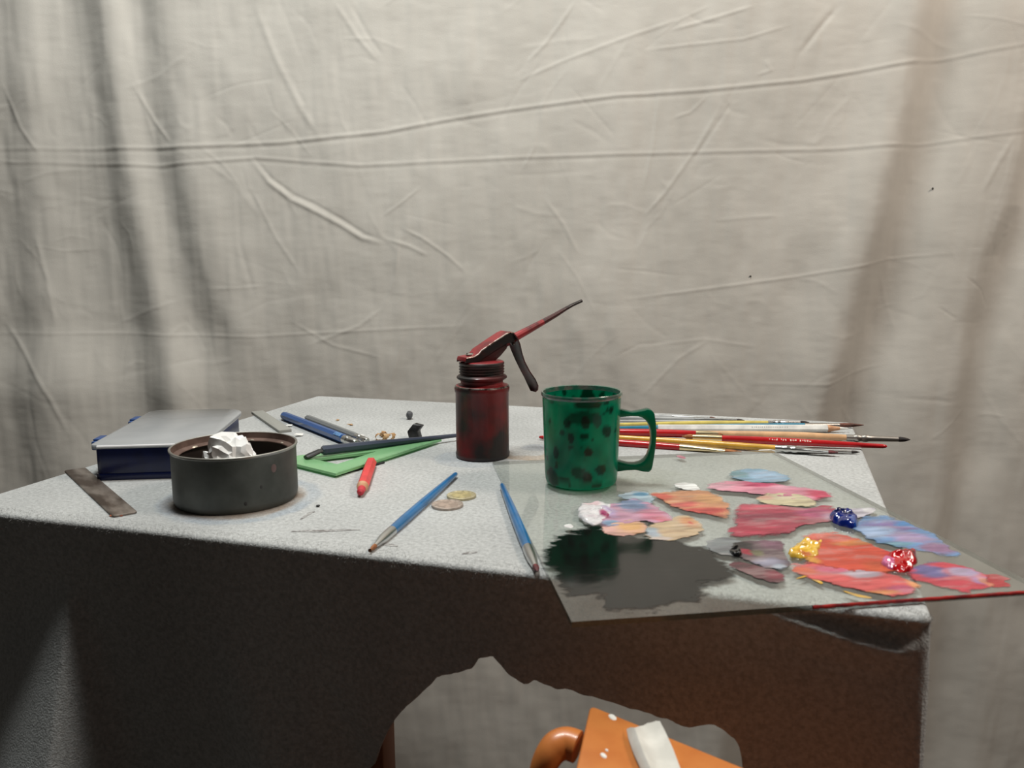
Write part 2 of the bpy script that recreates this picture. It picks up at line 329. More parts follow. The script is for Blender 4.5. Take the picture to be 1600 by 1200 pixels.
# centres for stains and painted shadows on the cover (table plane positions)
TIN_C = Vector((-0.232, 0.679, TZ)); OIL_C = Vector((-0.030, 0.822, TZ)); MUG_C = Vector((0.0600, 0.710, TZ))
def felt():
    R, RC = 0.0034, 0.0045
    # boundary loop of a rounded rectangle, inset by R
    x0, x1, y0, y1 = R, W - R, R, D - R
    pts = []; nrm = []
    def line(ax, ay, bx, by, n, nx, ny):
        for i in range(n): t = i / n; pts.append((ax + (bx - ax) * t, ay + (by - ay) * t)); nrm.append((nx, ny))
    def arc(cx, cy, a0, n):
        for i in range(n): a = a0 + (PI / 2) * i / n; pts.append((cx + RC * math.cos(a), cy + RC * math.sin(a))); nrm.append((math.cos(a), math.sin(a)))
    nf, nr, nb = 420, 150, 150
    line(x0 + RC, y0, x1 - RC, y0, nf, 0, -1); arc(x1 - RC, y0 + RC, -PI / 2, 16)
    line(x1, y0 + RC, x1, y1 - RC, nr, 1, 0); arc(x1 - RC, y1 - RC, 0, 16)
    line(x1 - RC, y1, x0 + RC, y1, nb, 0, 1); arc(x0 + RC, y1 - RC, PI / 2, 16)
    line(x0, y1 - RC, x0, y0 + RC, nr, -1, 0); arc(x0 + RC, y0 + RC, PI, 16)
    P = np.array(pts); Nn = np.array(nrm); n = len(P)
    hem = [(-60, 1330), (500, 1290), (560, 1225), (590, 1165), (606, 1137), (626, 1114), (655, 1090), (676, 1066), (700, 1061), (735, 1048), (745, 1034), (766, 1029), (790, 1060), (812, 1077), (820, 1078), (830, 1072), (850, 1082), (862, 1090),
           (875, 1089), (909, 1102), (960, 1112), (1000, 1122), (1040, 1130), (1055, 1136), (1075, 1142), (1095, 1137), (1115, 1138), (1132, 1150), (1148, 1165), (1157, 1185), (1161, 1225), (1175, 1300), (1460, 1320)]
    hm = [on_front(*p) for p in hem]
    u = P[:, 0]
    Lf = np.interp(u, [h[0] for h in hm], [h[1] for h in hm])
    Lf = Lf + 0.0012 * fbm(u * 160, u * 0, 4, 3)
    wf = np.clip((y0 + 0.06 - P[:, 1]) / 0.05, 0, 1)                 # 1 on the front, 0 elsewhere
    Ls = np.where(P[:, 1] > y1 - 0.02, 0.05, 0.16)
    Ls = np.where(P[:, 1] < y1 - 0.02, 0.05 + 0.11 * sstep((y1 - P[:, 1]) / 0.12), Ls)
    L = Lf * wf + Ls * (1 - wf) - R
    rings = []; attr_s = []
    c = np.array([W / 2, D / 2])
    for r in np.linspace(0.02, 1, 170):
        rings.append(np.column_stack([c + (P - c) * r, np.zeros(n)])); 
    ntop = len(rings)
    for a in np.linspace(0, PI / 2, 9)[1:]:
        rings.append(np.column_stack([P + Nn * (R * math.sin(a)), np.full(n, -R + R * math.cos(a))]))
    nbend = len(rings)
    # folds of the front flap
    rid = sorted(on_front(*p) for p in [(1150, 944), (1200, 955), (1270, 976), (1340, 1000), (1400, 1014), (1435, 1010), (1458, 994)])
    ru = [q[0] for q in rid]; rs_ = [q[1] - R for q in rid]
    uc, sc_ = on_front(104, 912)
    for k in np.linspace(0, 1, 64)[1:]:
        s = L * k
        front = Nn[:, 1] < -0.5
        o = -0.10 * s * wf * np.clip(-Nn[:, 1], 0, 1) + 0.003 * fbm(u * 9, s * 8 + 2, 21, 2) * sstep(s / 0.04)
        o = o * 1.0
        sr = np.interp(u, ru, rs_)
        env = sstep((u - ru[0]) / 0.05) * sstep((W + 0.004 - u) / 0.02)
        inn = -0.007 * env * sstep(s / 0.004) * (1 - sstep((s - sr + 0.0065) / 0.007))
        led = 0.0030 * env * sstep((s - sr + 0.0015) / 0.0025) * (1 - 0.9 * sstep((s - sr - 0.001) / 0.02))
        # tent fold at the left: gentle flank to the left, steep one to the right
        hgt = np.clip(s - (sc_ - 0.006), 0, 1)
        cu = uc + 0.02 * hgt; wl = 0.010 + 0.62 * hgt; wr = 0.005 + 0.10 * hgt
        prof = np.where(u < cu, np.exp(-((u - cu) / wl) ** 2), np.exp(-((u - cu) / wr) ** 2))
        tent = 0.40 * hgt * prof
        u2, s2 = on_front(335, 985); h2 = np.clip(s - s2, 0, 1); c2 = u2 + 0.35 * h2
        soft = 0.12 * h2 * np.exp(-((u - c2) / (0.012 + 0.2 * h2)) ** 2)
        u3, s3 = on_front(480, 1040); h3 = np.clip(s - s3, 0, 1); c3 = u3 + 0.3 * h3
        soft = soft - 0.12 * h3 * np.exp(-((u - c3) / (0.01 + 0.2 * h3)) ** 2)
        # side-to-side wave where the right lobe hangs
        wav = 0.25 * np.clip(s - 0.04, 0, 1) * np.sin((u - 0.42) * 45) * sstep((u - 0.4) / 0.05)
        fr = np.where(front, 1.0, np.clip(-Nn[:, 1], 0, 1))
        o = o + fr * (inn + led + tent + soft + 0.4 * wav)
        rings.append(np.column_stack([P + Nn * (R + o)[:, None], -R - s]))
    G = np.stack(rings); nr_ = len(rings)
    loc = G.reshape(-1, 3)
    loc[:, 2] += TZ
    # colour of the felt, its stains, and shadows painted beside can and mug
    base = np.array(rgb(196, 198, 197)[:3]); cols = np.tile(base, (len(loc), 1))
    wx = FL.x + EX.x * loc[:, 0] + EY.x * loc[:, 1]; wy = FL.y + EX.y * loc[:, 0] + EY.y * loc[:, 1]
    nz1 = fbm(wx * 30, wy * 30, 31, 3); nz2 = fbm(wx * 70 + 3, wy * 70, 37, 3)
    istop = (np.arange(len(loc)) < ntop * n)
    def stain_shade(cx, cy, r0, r1, col, k, rough=0.006, soft=0.006, sec=None):
        nonlocal cols
        d = np.hypot(wx - cx, wy - cy) + rough * nz1 + 0.3 * rough * nz2
        a = k * sstep((r1 - d) / soft) * sstep((d - r0) / soft + 1)
        if sec is not None:
            ang = np.arctan2(wy - cy, wx - cx); da = np.abs((ang - sec[0] + PI) % (2 * PI) - PI); a = a * sstep((sec[1] - da) / 0.5)
        a = np.where(istop, a, 0) * (0.75 + 0.6 * nz2.clip(-0.4, 0.4))
        c_ = np.array(rgb(*col)[:3]); cols = cols * (1 - a[:, None]) + c_ * a[:, None]
    stain_shade(TIN_C.x - 0.001, TIN_C.y - 0.002, 0, 0.0615, (150, 128, 108), 0.75, 0.004)
    stain_shade(TIN_C.x + 0.005, TIN_C.y - 0.002, 0.058, 0.070, (158, 170, 182), 0.65, 0.007)
    stain_shade(OIL_C.x - 0.010, OIL_C.y - 0.012, 0.0, 0.040, (160, 170, 180), 0.55, 0.008)  # bluish cast shadow of the oil can, painted into the felt colour
    stain_shade(OIL_C.x + 0.050, OIL_C.y + 0.012, 0.018, 0.036, (176, 152, 124), 0.85, 0.014, sec=(-1.4, 1.8))  # brownish cast shadow on the can's right, also painted in
    stain_shade(OIL_C.x + 0.055, OIL_C.y + 0.035, 0.0, 0.016, (158, 168, 180), 0.6, 0.012)
    stain_shade(-0.33, 0.86, 0.05, 0.09, (172, 176, 182), 0.3, 0.02, 0.02)
    stain_shade(0.115, 0.735, 0.0, 0.045, (168, 170, 150), 0.4, 0.02, 0.02)  # shadow of the mug to its right, painted into the felt
    a = np.clip(0.22 * fbm(wx * 11, wy * 11, 51, 3), -0.12, 0.12)[:, None]; cols = np.clip(cols * (1 + a), 0, 1)
    idx = np.arange(nr_ * n).reshape(nr_, n); nxt = np.roll(idx, -1, axis=1)
    fq = np.stack([idx[:-1], idx[1:], nxt[1:], nxt[:-1]], -1).reshape(-1, 4).tolist()
    fq.append(tuple(int(i) for i in idx[0]))
    me = bpy.data.meshes.new('felt_table_cover'); me.from_pydata(loc.tolist(), [], fq); me.materials.append(M_felt); me.shade_smooth()
    o = bpy.data.objects.new('felt_table_cover', me); COL.objects.link(o); o.location = (FL.x, FL.y, 0); o.rotation_euler = (0, 0, TROT)
    tag(o, 'light grey felt cover draped over the table with ragged front hem', 'tablecloth')
    setcol(o, np.column_stack([cols, np.ones(len(cols))]))
    sol = o.modifiers.new('thickness', 'SOLIDIFY'); sol.thickness = 0.0018; sol.offset = -1
    return o, G, n, ntop, nbend
cover, FG, FN, FTOP, FBEND = felt()

def felt_fuzz():                             # short loose fibres standing out of the felt along the front edge and flap
    rs = np.random.RandomState(5); v = []; f = []; nr = FG.shape[0]
    cen = FG.copy(); rows = list(range(FTOP - 9, nr - 1))
    cnt = 17000
    for i in range(cnt):
        if i < 8000: r = rs.randint(FTOP - 7, FBEND + 3)
        else: r = rows[rs.randint(0, len(rows))]
        c = rs.randint(0, 436); c2 = (c + 1) % FN
        p = FG[r, c] + (FG[r, c2] - FG[r, c]) * rs.rand() + (FG[r + 1, c] - FG[r, c]) * rs.rand()
        e1 = FG[r, c2] - FG[r, c]; e2 = FG[r + 1, c] - FG[r, c]; nn = np.cross(e2, e1); l = np.linalg.norm(nn)
        if l < 1e-12: continue
        nn /= l
        d = nn * rs.uniform(0.25, 0.9) + rs.normal(0, 0.55, 3); d /= np.linalg.norm(d)
        ln = rs.uniform(0.0008, 0.0026); sd = np.cross(d, rs.normal(0, 1, 3)); sd /= np.linalg.norm(sd) + 1e-9; sd *= 0.00005
        q = p + d * ln * 0.5; e = p + d * ln + rs.normal(0, 0.0004, 3)
        b = len(v); v += [p - sd, p + sd, q + sd, q - sd, e]; f += [(b, b + 1, b + 2, b + 3), (b + 3, b + 2, b + 4)]
    me = bpy.data.meshes.new('felt_fuzz'); me.from_pydata([tuple(x) for x in v], [], f); me.materials.append(mat('felt_fibre', rgb(160, 160, 158), 0.95, spec=0.05))
    o = bpy.data.objects.new('felt_fuzz', me); COL.objects.link(o); o.parent = cover; o['kind'] = 'stuff'
felt_fuzz()

# dark charcoal marks and crumbs on the felt
M_char = mat('charcoal', rgb(44, 44, 46), 0.85, noise=300, col2=rgb(30, 30, 31), bump=(400, 0.5))
M_smudge = mat('charcoal_smudge', rgb(112, 108, 106), 0.95, noise=300, col2=rgb(180, 180, 178))
def strip(pts, wd, name, mt, parent=None, h=0.0003):        # flat mark drawn on the felt
    m = MB(); n = len(pts)
    P = [tp(x, y, 0) for x, y in pts]; vs = []
    for i, p in enumerate(P):
        t = (P[min(i + 1, n - 1)] - P[max(i - 1, 0)]).normalized(); s = Vector((-t.y, t.x, 0)); k = wd * (0.25 + 0.75 * math.sin(PI * (i + 0.15) / (n - 0.7))) * random.uniform(0.7, 1.2)
        vs += [p + s * k + Vector((0, 0, h)), p - s * k + Vector((0, 0, h))]
    m.add(vs, [(2 * i, 2 * i + 1, 2 * i + 3, 2 * i + 2) for i in range(n - 1)])
    o = m.build(name, mt, None, smooth=0); o.parent = parent
    if parent: o.matrix_parent_inverse = (Matrix.Translation(parent.location) @ Matrix.Rotation(parent.rotation_euler.z, 4, 'Z')).inverted()
    return o
strip([(455, 831), (475, 830), (500, 830), (530, 829), (562, 828)], 0.0028, 'charcoal_mark', M_smudge, cover)
strip([(470, 812), (478, 806), (486, 801), (492, 800)], 0.0022, 'charcoal_mark', M_smudge, cover)
strip([(600, 851), (610, 852), (622, 854)], 0.003, 'charcoal_mark', M_smudge, cover)
strip([(722, 866), (735, 864), (746, 863)], 0.002, 'charcoal_mark', M_smudge, cover)

# ------------------------------------------------------------------ generic rod-like tools along +x
def axis_frame(p0, p1, roll=0):
    d = (p1 - p0); q = d.to_track_quat('X', 'Z'); return q.to_euler()
RX = Matrix.Rotation(PI / 2, 4, 'Y')          # lathe axis z -> x
def xl(m, prof, n=20, sy=1, sz=1, ang=0):     # lathe along +x; prof: (x, r)
    M = Matrix.Rotation(ang, 4, 'X') @ RX
    m.lathe([(r, x) for x, r in prof], n, M=M, sx=sz, sy=sy)

MET = mat('ferrule_nickel', rgb(200, 200, 198), 0.28, 1.0)
MET_D = mat('ferrule_dull', rgb(172, 168, 162), 0.42, 1.0)
GOLD = mat('ferrule_gold', rgb(232, 212, 170), 0.3, 1.0)
def paintm(n, c, r=0.25): return mat(n, rgb(*c), r, coat=0.4, noise=60, col2=rgb(*[int(x * 0.9) for x in c]))
RED = paintm('red_lacquer', (190, 28, 34)); YEL = paintm('ochre_lacquer', (226, 172, 66)); YEL2 = paintm('pale_yellow_lacquer', (220, 200, 110)); TEAL = paintm('teal_lacquer', (50, 130, 160))
WHT = paintm('white_lacquer', (246, 245, 240)); NAT = paintm('natural_wood_lacquer', (222, 178, 134), 0.35); BLU = paintm('blue_lacquer', (34, 108, 164), 0.3); SIL = paintm('silver_lacquer', (178, 180, 180), 0.3)
HAIR = mat('sable_hair', rgb(176, 112, 62), 0.7, noise=900, col2=rgb(120, 70, 36), stretch=(0.1, 1, 1), bump=(1500, 0.6))
HAIR_D = mat('dark_hair', rgb(58, 46, 42), 0.7, noise=900, col2=rgb(30, 26, 26), stretch=(0.1, 1, 1), bump=(1500, 0.6))
HAIR_R = mat('red_stained_hair', rgb(110, 30, 34), 0.5, noise=900, col2=rgb(70, 30, 36), stretch=(0.1, 1, 1), bump=(1500, 0.6))
HAIR_B = mat('russet_hair', rgb(122, 72, 56), 0.65, noise=900, col2=rgb(66, 44, 38), stretch=(0.1, 1, 1), bump=(1500, 0.6))
IMPW = mat('imprint_white', rgb(235, 220, 210), 0.5); IMPG = mat('imprint_grey', rgb(150, 150, 146), 0.5)

def paintbrush(p_tail, p_tip, label, handle, ferrule, hair, r=0.0038, fl=0.035, hl=0.012, rf=None, flatf=1.0, group=None, tailr=0.45, belly=0.72, imprint=None, beads=False, ft=0.8, name='paintbrush', sharp_tip=0.15):
    Ln = (p_tip - p_tail).length; hx = Ln - fl - hl; rf = rf or r * 0.85
    root = empty(name, p_tail, 0, label, 'paintbrush', group); root.rotation_euler = axis_frame(p_tail, p_tip)
    m = MB(); pr = [(0, r * 0.12), (0.0012, r * tailr * 0.75), (0.004, r * tailr)]
    for k in (0.15, 0.3, 0.45, 0.6, belly, 0.82, 0.9, 1.0):
        rr = tailr + (1 - tailr) * math.sin(min(k / belly, 1) * PI / 2) if k <= belly else 1 - (1 - rf / r) * ((k - belly) / (1 - belly)) ** 1.5
        pr.append((0.004 + (hx - 0.004) * k, r * rr))
    xl(m, pr, 24); m.build('handle', handle, root)
    m = MB(); fp = [(hx - 0.0005, rf * 1.06), (hx + fl * 0.12, rf * 1.06)]
    if beads:
        for q in (0.14, 0.3): fp += [(hx + fl * q, rf * 1.06), (hx + fl * (q + .04), rf * 1.28), (hx + fl * (q + .09), rf * 1.28), (hx + fl * (q + .13), rf * 1.04)]
    fp += [(hx + fl * 0.55, rf * 0.98), (hx + fl, rf * (ft if flatf == 1 else 0.95))]
    xl(m, [fp[0]] + fp[1:], 24)
    if flatf != 1:                                  # flattened ferrule: squash progressively towards the hair
        m.v = [(x, y * (1 + 0.35 * max(0, min(1, (x - hx) / fl))), z * (1 - (1 - flatf) * max(0, min(1, (x - hx - fl * 0.35) / (fl * 0.6))))) for x, y, z in m.v]
    m.build('ferrule', ferrule, root)
    m = MB(); b = hx + fl - 0.001; r1 = rf * min(0.78, ft)
    hp = [(b, r1), (b + hl * 0.25, r1 * 1.12), (b + hl * 0.55, r1 * 0.95), (b + hl * 0.85, r1 * 0.45), (b + hl, r1 * sharp_tip)]
    xl(m, hp, 20)
    if flatf != 1: m.v = [(x, y * 1.3, z * flatf) for x, y, z in m.v]
    m.build('bristles', hair, root)
    if imprint:
        x0, x1, mt = imprint; m = MB(); x = x0
        while x < x1:
            wd = random.uniform(0.0012, 0.0024); k = (x - 0.004) / (hx - 0.004); rr = np.interp(x, [q[0] for q in pr], [q[1] for q in pr])
            a0 = 0.75                              # on the upper side facing the viewer
            for da in (0, 0.16, 0.32):
                if random.random() < 0.72:
                    a = a0 + da; M = Matrix.Rotation(-a, 4, 'X'); m.box(x, x + wd * random.uniform(0.4, 1), -rr * 0.09, rr * 0.09, rr * 0.97, rr * 1.012, M=M)
            x += wd + (0.0007 if random.random() < 0.8 else 0.003)
        if m.v:
            sgn = -1
            m.build('imprint', mt, root, smooth=0)
    return root

G1 = 'loose brushes and pencils behind the mug'
def up(p, h): return Vector((p.x, p.y, TZ + h))
paintbrush(tp(842, 683, .003), tp(1160, 706, .003), 'red-handled brush with gold ferrule and orange hair, nearest of the pile', RED, GOLD, HAIR, 0.0040, 0.045, 0.017, flatf=0.55, group=G1, imprint=(0.115, 0.128, IMPW), tailr=0.5, sharp_tip=0.5)
paintbrush(tp(862, 677, .0044), tp(1311, 707, .0044), 'ochre-handled flat brush with red stained hair and nickel ferrule', YEL, MET, HAIR_R, 0.0037, 0.050, 0.010, flatf=0.6, group=G1, beads=True, sharp_tip=0.8)
paintbrush(tp(1386, 697.5, .0040), tp(1064, 682, .0075), 'red-handled brush pointing left, tapered tail overhanging the table edge', RED, GOLD, HAIR, 0.0040, 0.030, 0.012, group=G1, imprint=(0.075, 0.118, IMPW), tailr=0.55, sharp_tip=0.4)
paintbrush(tp(880, 673, .004), tp(1140, 679, .004), 'red-handled brush with white lettering along its handle', RED, GOLD, HAIR, 0.0042, 0.024, 0.012, group=G1, imprint=(0.070, 0.130, IMPW), tailr=0.5)
paintbrush(tp(1085, 676.5, .0045), tp(1424, 687, .0045), 'natural wood brush with long dull ferrule and black pointed hair', NAT, MET_D, HAIR_D, 0.0046, 0.052, 0.013, rf=0.0032, group=G1, beads=True, tailr=0.6)
paintbrush(tp(905, 670, .0035), tp(1351, 664, .0035), 'teal brush under the white pencil with russet pointed hair', TEAL, MET_D, HAIR_B, 0.0036, 0.040, 0.030, group=G1)
paintbrush(tp(925, 664, .0035), tp(1266, 660, .0035), 'pale yellow brush with thin nickel ferrule behind the white pencil', YEL2, MET, HAIR_D, 0.0034, 0.038, 0.012, rf=0.0024, group=G1, beads=True)
paintbrush(tp(900, 657, .0025), tp(1232, 661, .0025), 'thin silver brush, half hidden behind the pale yellow brush', SIL, MET, HAIR_D, 0.0022, 0.030, 0.008, group=G1)
paintbrush(tp(905, 651, .0025), tp(1165, 657, .0025), 'thin silver brush with dark tip, second from the table back edge', SIL, MET, HAIR_D, 0.0026, 0.050, 0.010, group=G1)
paintbrush(tp(915, 646.5, .0025), tp(1120, 653.5, .0025), 'thin silver brush lying nearest the back edge of the table', SIL, MET, HAIR_B, 0.0024, 0.045, 0.008, group=G1)
# clear-handled liner whose tip shows beyond the red stained hair
paintbrush(tp(1185, 703.8, .0022), tp(1345, 706.5, .0022), 'slim white liner brush with fine dark tip beside the ochre flat brush', WHT, MET, HAIR_D, 0.0022, 0.030, 0.009, group=G1)

def wood_pencil(p_tail, p_tip, label, body, lead, r, cone, leadl, hexa=True, name='pencil', cat='pencil', group=None, imprint=None, blunt=0.2):
    Ln = (p_tip - p_tail).length; root = empty(name, p_tail, 0, label, cat, group); root.rotation_euler = axis_frame(p_tail, p_tip)
    n = 6 if hexa else 20; x1 = Ln - cone
    m = MB(); xl(m, [(0, r * 0.9), (0.0008, r), (x1, r)], n, ang=PI / 6 if hexa else 0); m.build('barrel', body, root, smooth=30)
    m = MB(); xl(m, [(x1, r * 0.97), (Ln - leadl, r * 0.97 * max(leadl / cone, blunt + 0.15))], 20); m.build('sharpened_cone', mat(name + '_cedar', rgb(206, 160, 124), 0.7, noise=200, col2=rgb(186, 136, 100)), root)
    m = MB(); xl(m, [(Ln - leadl, r * 0.97 * max(leadl / cone, blunt + 0.15)), (Ln - 0.0016, r * max(blunt, 0.25) * (1 if blunt > 0.3 else 0.8)), (Ln, r * blunt * 0.4)], 16); m.build('lead', lead, root)
    if imprint:
        m = MB(); x = imprint[0]
        while x < imprint[1]:
            wd = random.uniform(0.001, 0.002); M = Matrix.Rotation(math.radians(58), 4, 'X')
            m.box(x, x + wd * 0.6, -r * 0.1, r * 0.14, r * 0.83, r * 0.885, M=M); x += wd + 0.0006
        m.build('imprint', IMPG, root, smooth=0)
    return root
wood_pencil(tp(1028, 669, .0046), tp(1326, 669.5, .0046), 'white pencil with sharpened white lead lying among the brushes', WHT, mat('white_lead', rgb(228, 228, 222), 0.6), 0.0044, 0.024, 0.010, group=G1, imprint=(0.105, 0.145))

# red crayon stub in front of the set square
CRD = mat('red_lead', rgb(196, 52, 64), 0.6); CRB = mat('coral_paint', rgb(226, 66, 66), 0.4, noise=120, col2=rgb(212, 58, 60))
wood_pencil(tp(580, 722, .0045), tp(563, 770, .0045), 'short coral red colour pencil stub with blunt red point', CRB, CRD, 0.0053, 0.020, 0.011, name='colour_pencil', blunt=0.55)

# blue brushes on the felt and against the glass
paintbrush(tp(713, 740, .0035), tp(577, 861, .0025), 'blue-handled brush with short stubby gold hair lying beside the coins', BLU, MET, HAIR, 0.0040, 0.032, 0.010, rf=0.0036, tailr=0.55, belly=0.85, group='blue-handled brushes', sharp_tip=0.9, ft=0.42)
paintbrush(tp(784, 757, .0035), tp(840, 894, .0030), 'blue-handled brush lying along the left edge of the glass palette', BLU, MET, HAIR_R, 0.0040, 0.034, 0.009, rf=0.0036, tailr=0.55, belly=0.85, group='blue-handled brushes', ft=0.55)

# ------------------------------------------------------------------ lead holders, set square, dark tool
def lead_holder(p_tip, p_end, label, body, r, clip):
    Ln = (p_end - p_tip).length; root = empty('mechanical_pencil', p_tip, 0, label, 'pencil', 'mechanical pencils by the tin'); root.rotation_euler = axis_frame(p_tip, p_end)
    m = MB(); xl(m, [(0, r * 0.25), (0.006, r * 0.55), (0.008, r * 0.9)], 16); m.build('tip', MET_D, root)
    m = MB(); xl(m, [(0.008, r * 0.92), (0.011, r), (Ln - 0.028, r), (Ln - 0.027, r * 0.9)], 8, ang=PI / 8); m.build('barrel', body, root, smooth=20)
    m = MB(); xl(m, [(Ln - 0.027, r * 0.92), (Ln - 0.018, r * 0.95), (Ln - 0.017, r * 0.75), (Ln - 0.015, r * 0.75), (Ln - 0.014, r * 0.9), (Ln - 0.002, r * 0.85), (Ln, r * 0.6)], 20); m.build('cap', MET, root)
    if clip:
        m = MB(); m.box(Ln - 0.046, Ln - 0.030, -0.0022, 0.0022, r * 0.9, r * 1.06, M=Matrix.Rotation(0.6, 4, 'X')); m.build('paper_label', mat('worn_label', rgb(120, 160, 200), 0.5, noise=400, col2=rgb(60, 110, 170)), root, bevel=0.0003)
    return root
lead_holder(tp(440, 648, .0055), tp(556, 693, .0055), 'blue faceted mechanical pencil with silver end cap', mat('blue_barrel', rgb(26, 78, 142), 0.3, coat=0.3), 0.0052, True)
lead_holder(tp(477, 652, .0044), tp(574, 689.5, .0044), 'grey mechanical pencil lying just behind the blue one', mat('grey_barrel', rgb(120, 122, 122), 0.45), 0.0044, False)

def set_square():
    A, B, C = tp(525, 741, 0.004), tp(690, 687, 0.004), tp(427, 717, 0.004)
    root = empty('set_square', (A.x, A.y, TZ), 0, 'green translucent plastic set square with triangular cut-out', 'ruler')
    c2 = [(p.x - A.x, p.y - A.y) for p in (A, B, C)]
    cen = (sum(x for x, y in c2) / 3, sum(y for x, y in c2) / 3)
    inc = [tp(527, 726, 0.004), tp(588, 706, 0.004), tp(489, 718, 0.004)]; i2 = [(p.x - A.x, p.y - A.y) for p in inc]
    def dense(l): 
        r = []
        for i in range(3):
            a, b = l[i], l[(i + 1) % 3]
            for k in range(8): r.append((a[0] + (b[0] - a[0]) * k / 8, a[1] + (b[1] - a[1]) * k / 8))
        return r
    mm = bpy.data.materials.new('green_acrylic'); mm.use_nodes = True; N = mm.node_tree.nodes; K = mm.node_tree.links; N.clear()
    out = N.new('ShaderNodeOutputMaterial'); d = N.new('ShaderNodeBsdfDiffuse'); d.inputs[0].default_value = rgb(160, 216, 160)
    t = N.new('ShaderNodeBsdfTransparent'); t.inputs[0].default_value = rgb(176, 230, 184); g = N.new('ShaderNodeBsdfGlossy'); g.inputs['Roughness'].default_value = 0.15; g.inputs[0].default_value = (1, 1, 1, 1)
    x1 = N.new('ShaderNodeMixShader'); x1.inputs[0].default_value = 0.38; fr = fresnel(N, K, 1.49); x2 = N.new('ShaderNodeMixShader')
    K.new(d.outputs[0], x1.inputs[1]); K.new(t.outputs[0], x1.inputs[2]); K.new(fr.outputs[0], x2.inputs[0]); K.new(x1.outputs[0], x2.inputs[1]); K.new(g.outputs[0], x2.inputs[2]); K.new(x2.outputs[0], out.inputs[0])
    m = MB(); m.ringprism(dense(c2), dense(i2), 0.0022, 0.0046); m.build('plate', mm, root, smooth=0)
    # graduation ticks along the long edge
    m = MB(); a, b = Vector(c2[0]), Vector(c2[1]); t_ = (b - a).normalized(); s = Vector((-t_.y, t_.x)); 
    if s.dot(Vector(cen) - a) < 0: s = -s
    Lg = (b - a).length
    for k in range(int(Lg / 0.002)):
        p = a + t_ * (0.004 + 0.002 * k); q = p + s * (0.004 if k % 5 == 0 else 0.0022)
        if (p - b).length < 0.03: break
        w_ = t_ * 0.00016; m.add([(p.x - w_.x, p.y - w_.y, 0.00465), (p.x + w_.x, p.y + w_.y, 0.00465), (q.x + w_.x, q.y + w_.y, 0.00465), (q.x - w_.x, q.y - w_.y, 0.00465)], [(0, 1, 2, 3)])
    m.build('graduation', mat('tick_ink', rgb(40, 84, 52), 0.6), root, smooth=0)
    for px, py in ((520, 739.5), (672, 690), (440, 716.5)):
        m = MB(); p = tp(px, py, 0); m.lathe([(0.0022, 0), (0.0022, 0.0022)], 12, M=Matrix.Translation(Vector((p.x - A.x, p.y - A.y, 0)))); m.build('foot', mm, root)
set_square()
# thin dark line along the set square's lower edge, built as a rod
m = MB(); p0, p1 = tp(524, 743, .001), tp(600, 722.5, .001); m.tube([p0, p0.lerp(p1, .5), p1], [0.0011, 0.0011, 0.0011], 10)
r_ = empty('dark_line', (p0.x, p0.y, TZ), 0, 'thin black line beneath the edge of the green set square, built as a rod', 'rod')
m.v = [(x - p0.x, y - p0.y, z - TZ) for x, y, z in m.v]; m.build('rod', M_char, r_)

def dark_tool():
    p0, p1 = tp(503, 704, .0105), tp(716, 680, .0060); root = empty('palette_knife', p0, 0, 'slender dark blue-grey tapered tool with black flat tip across set square', 'tool')
    root.rotation_euler = axis_frame(p0, p1); Ln = (p1 - p0).length
    m = MB(); xl(m, [(0, 0.0040), (0.002, 0.0050), (Ln * 0.35, 0.0045), (Ln * 0.7, 0.0028), (Ln - 0.002, 0.0021), (Ln, 0.0012)], 8, ang=PI / 8)
    m.build('handle', mat('slate_blue_lacquer', rgb(58, 66, 84), 0.35, coat=0.2), root, smooth=25)
    m = MB(); m.tube([(0.003, 0, 0), (-0.003, 0, -0.0005), (-0.014, -0.002, -0.0036), (-0.018, -0.003, -0.0044)], [0.0036, 0.0040, 0.0046, 0.0036], 12, flat=0.55); m.build('tip', mat('black_rubber', rgb(24, 24, 25), 0.5), root)
dark_tool()

# ------------------------------------------------------------------ coins
def coin(px, py, label, c1, c2, rad=0.0129, h0=0.0, tilt=0):
    p = tp(px, py, h0); root = empty('coin', p, 0.4, label, 'coin', 'two coins in front of the oil can')
    if tilt: root.rotation_euler = (0, tilt, 0.3)
    m = MB(); m.lathe([(rad - 0.0003, 0), (rad, 0.0003), (rad, 0.0019), (rad - 0.0003, 0.0022), (rad - 0.0013, 0.0022), (rad - 0.0015, 0.0019)], 64); m.build('ring', mat('coin_metal', rgb(*c1), 0.5, 0.45, noise=250, col2=rgb(*[int(v * .85) for v in c1])), root)
    m = MB(); m.lathe([(rad * 0.70, 0.0018), (rad * 0.69, 0.0021), (0.0005, 0.0021)], 48, cap0=False); o = m.build('core', mat('coin_core', rgb(*c2), 0.5, 0.45, noise=250, col2=rgb(*[int(v * .85) for v in c2])), root)
    m = MB()
    for k in range(12): a = k * PI / 6; m.lathe([(0.0005, 0.0019), (0.0003, 0.0022)], 5, M=Matrix.Translation(Vector((math.cos(a) * rad * 0.79, math.sin(a) * rad * 0.79, 0))))
    m.build('relief', o.data.materials[0], root)
coin(699, 791, 'pinkish-grey coin, nearer of the two coins', (196, 180, 168), (192, 172, 158))
coin(721, 776.5, 'yellowish brass-toned coin just behind the pinkish one', (206, 196, 160), (204, 190, 140), 0.0124)

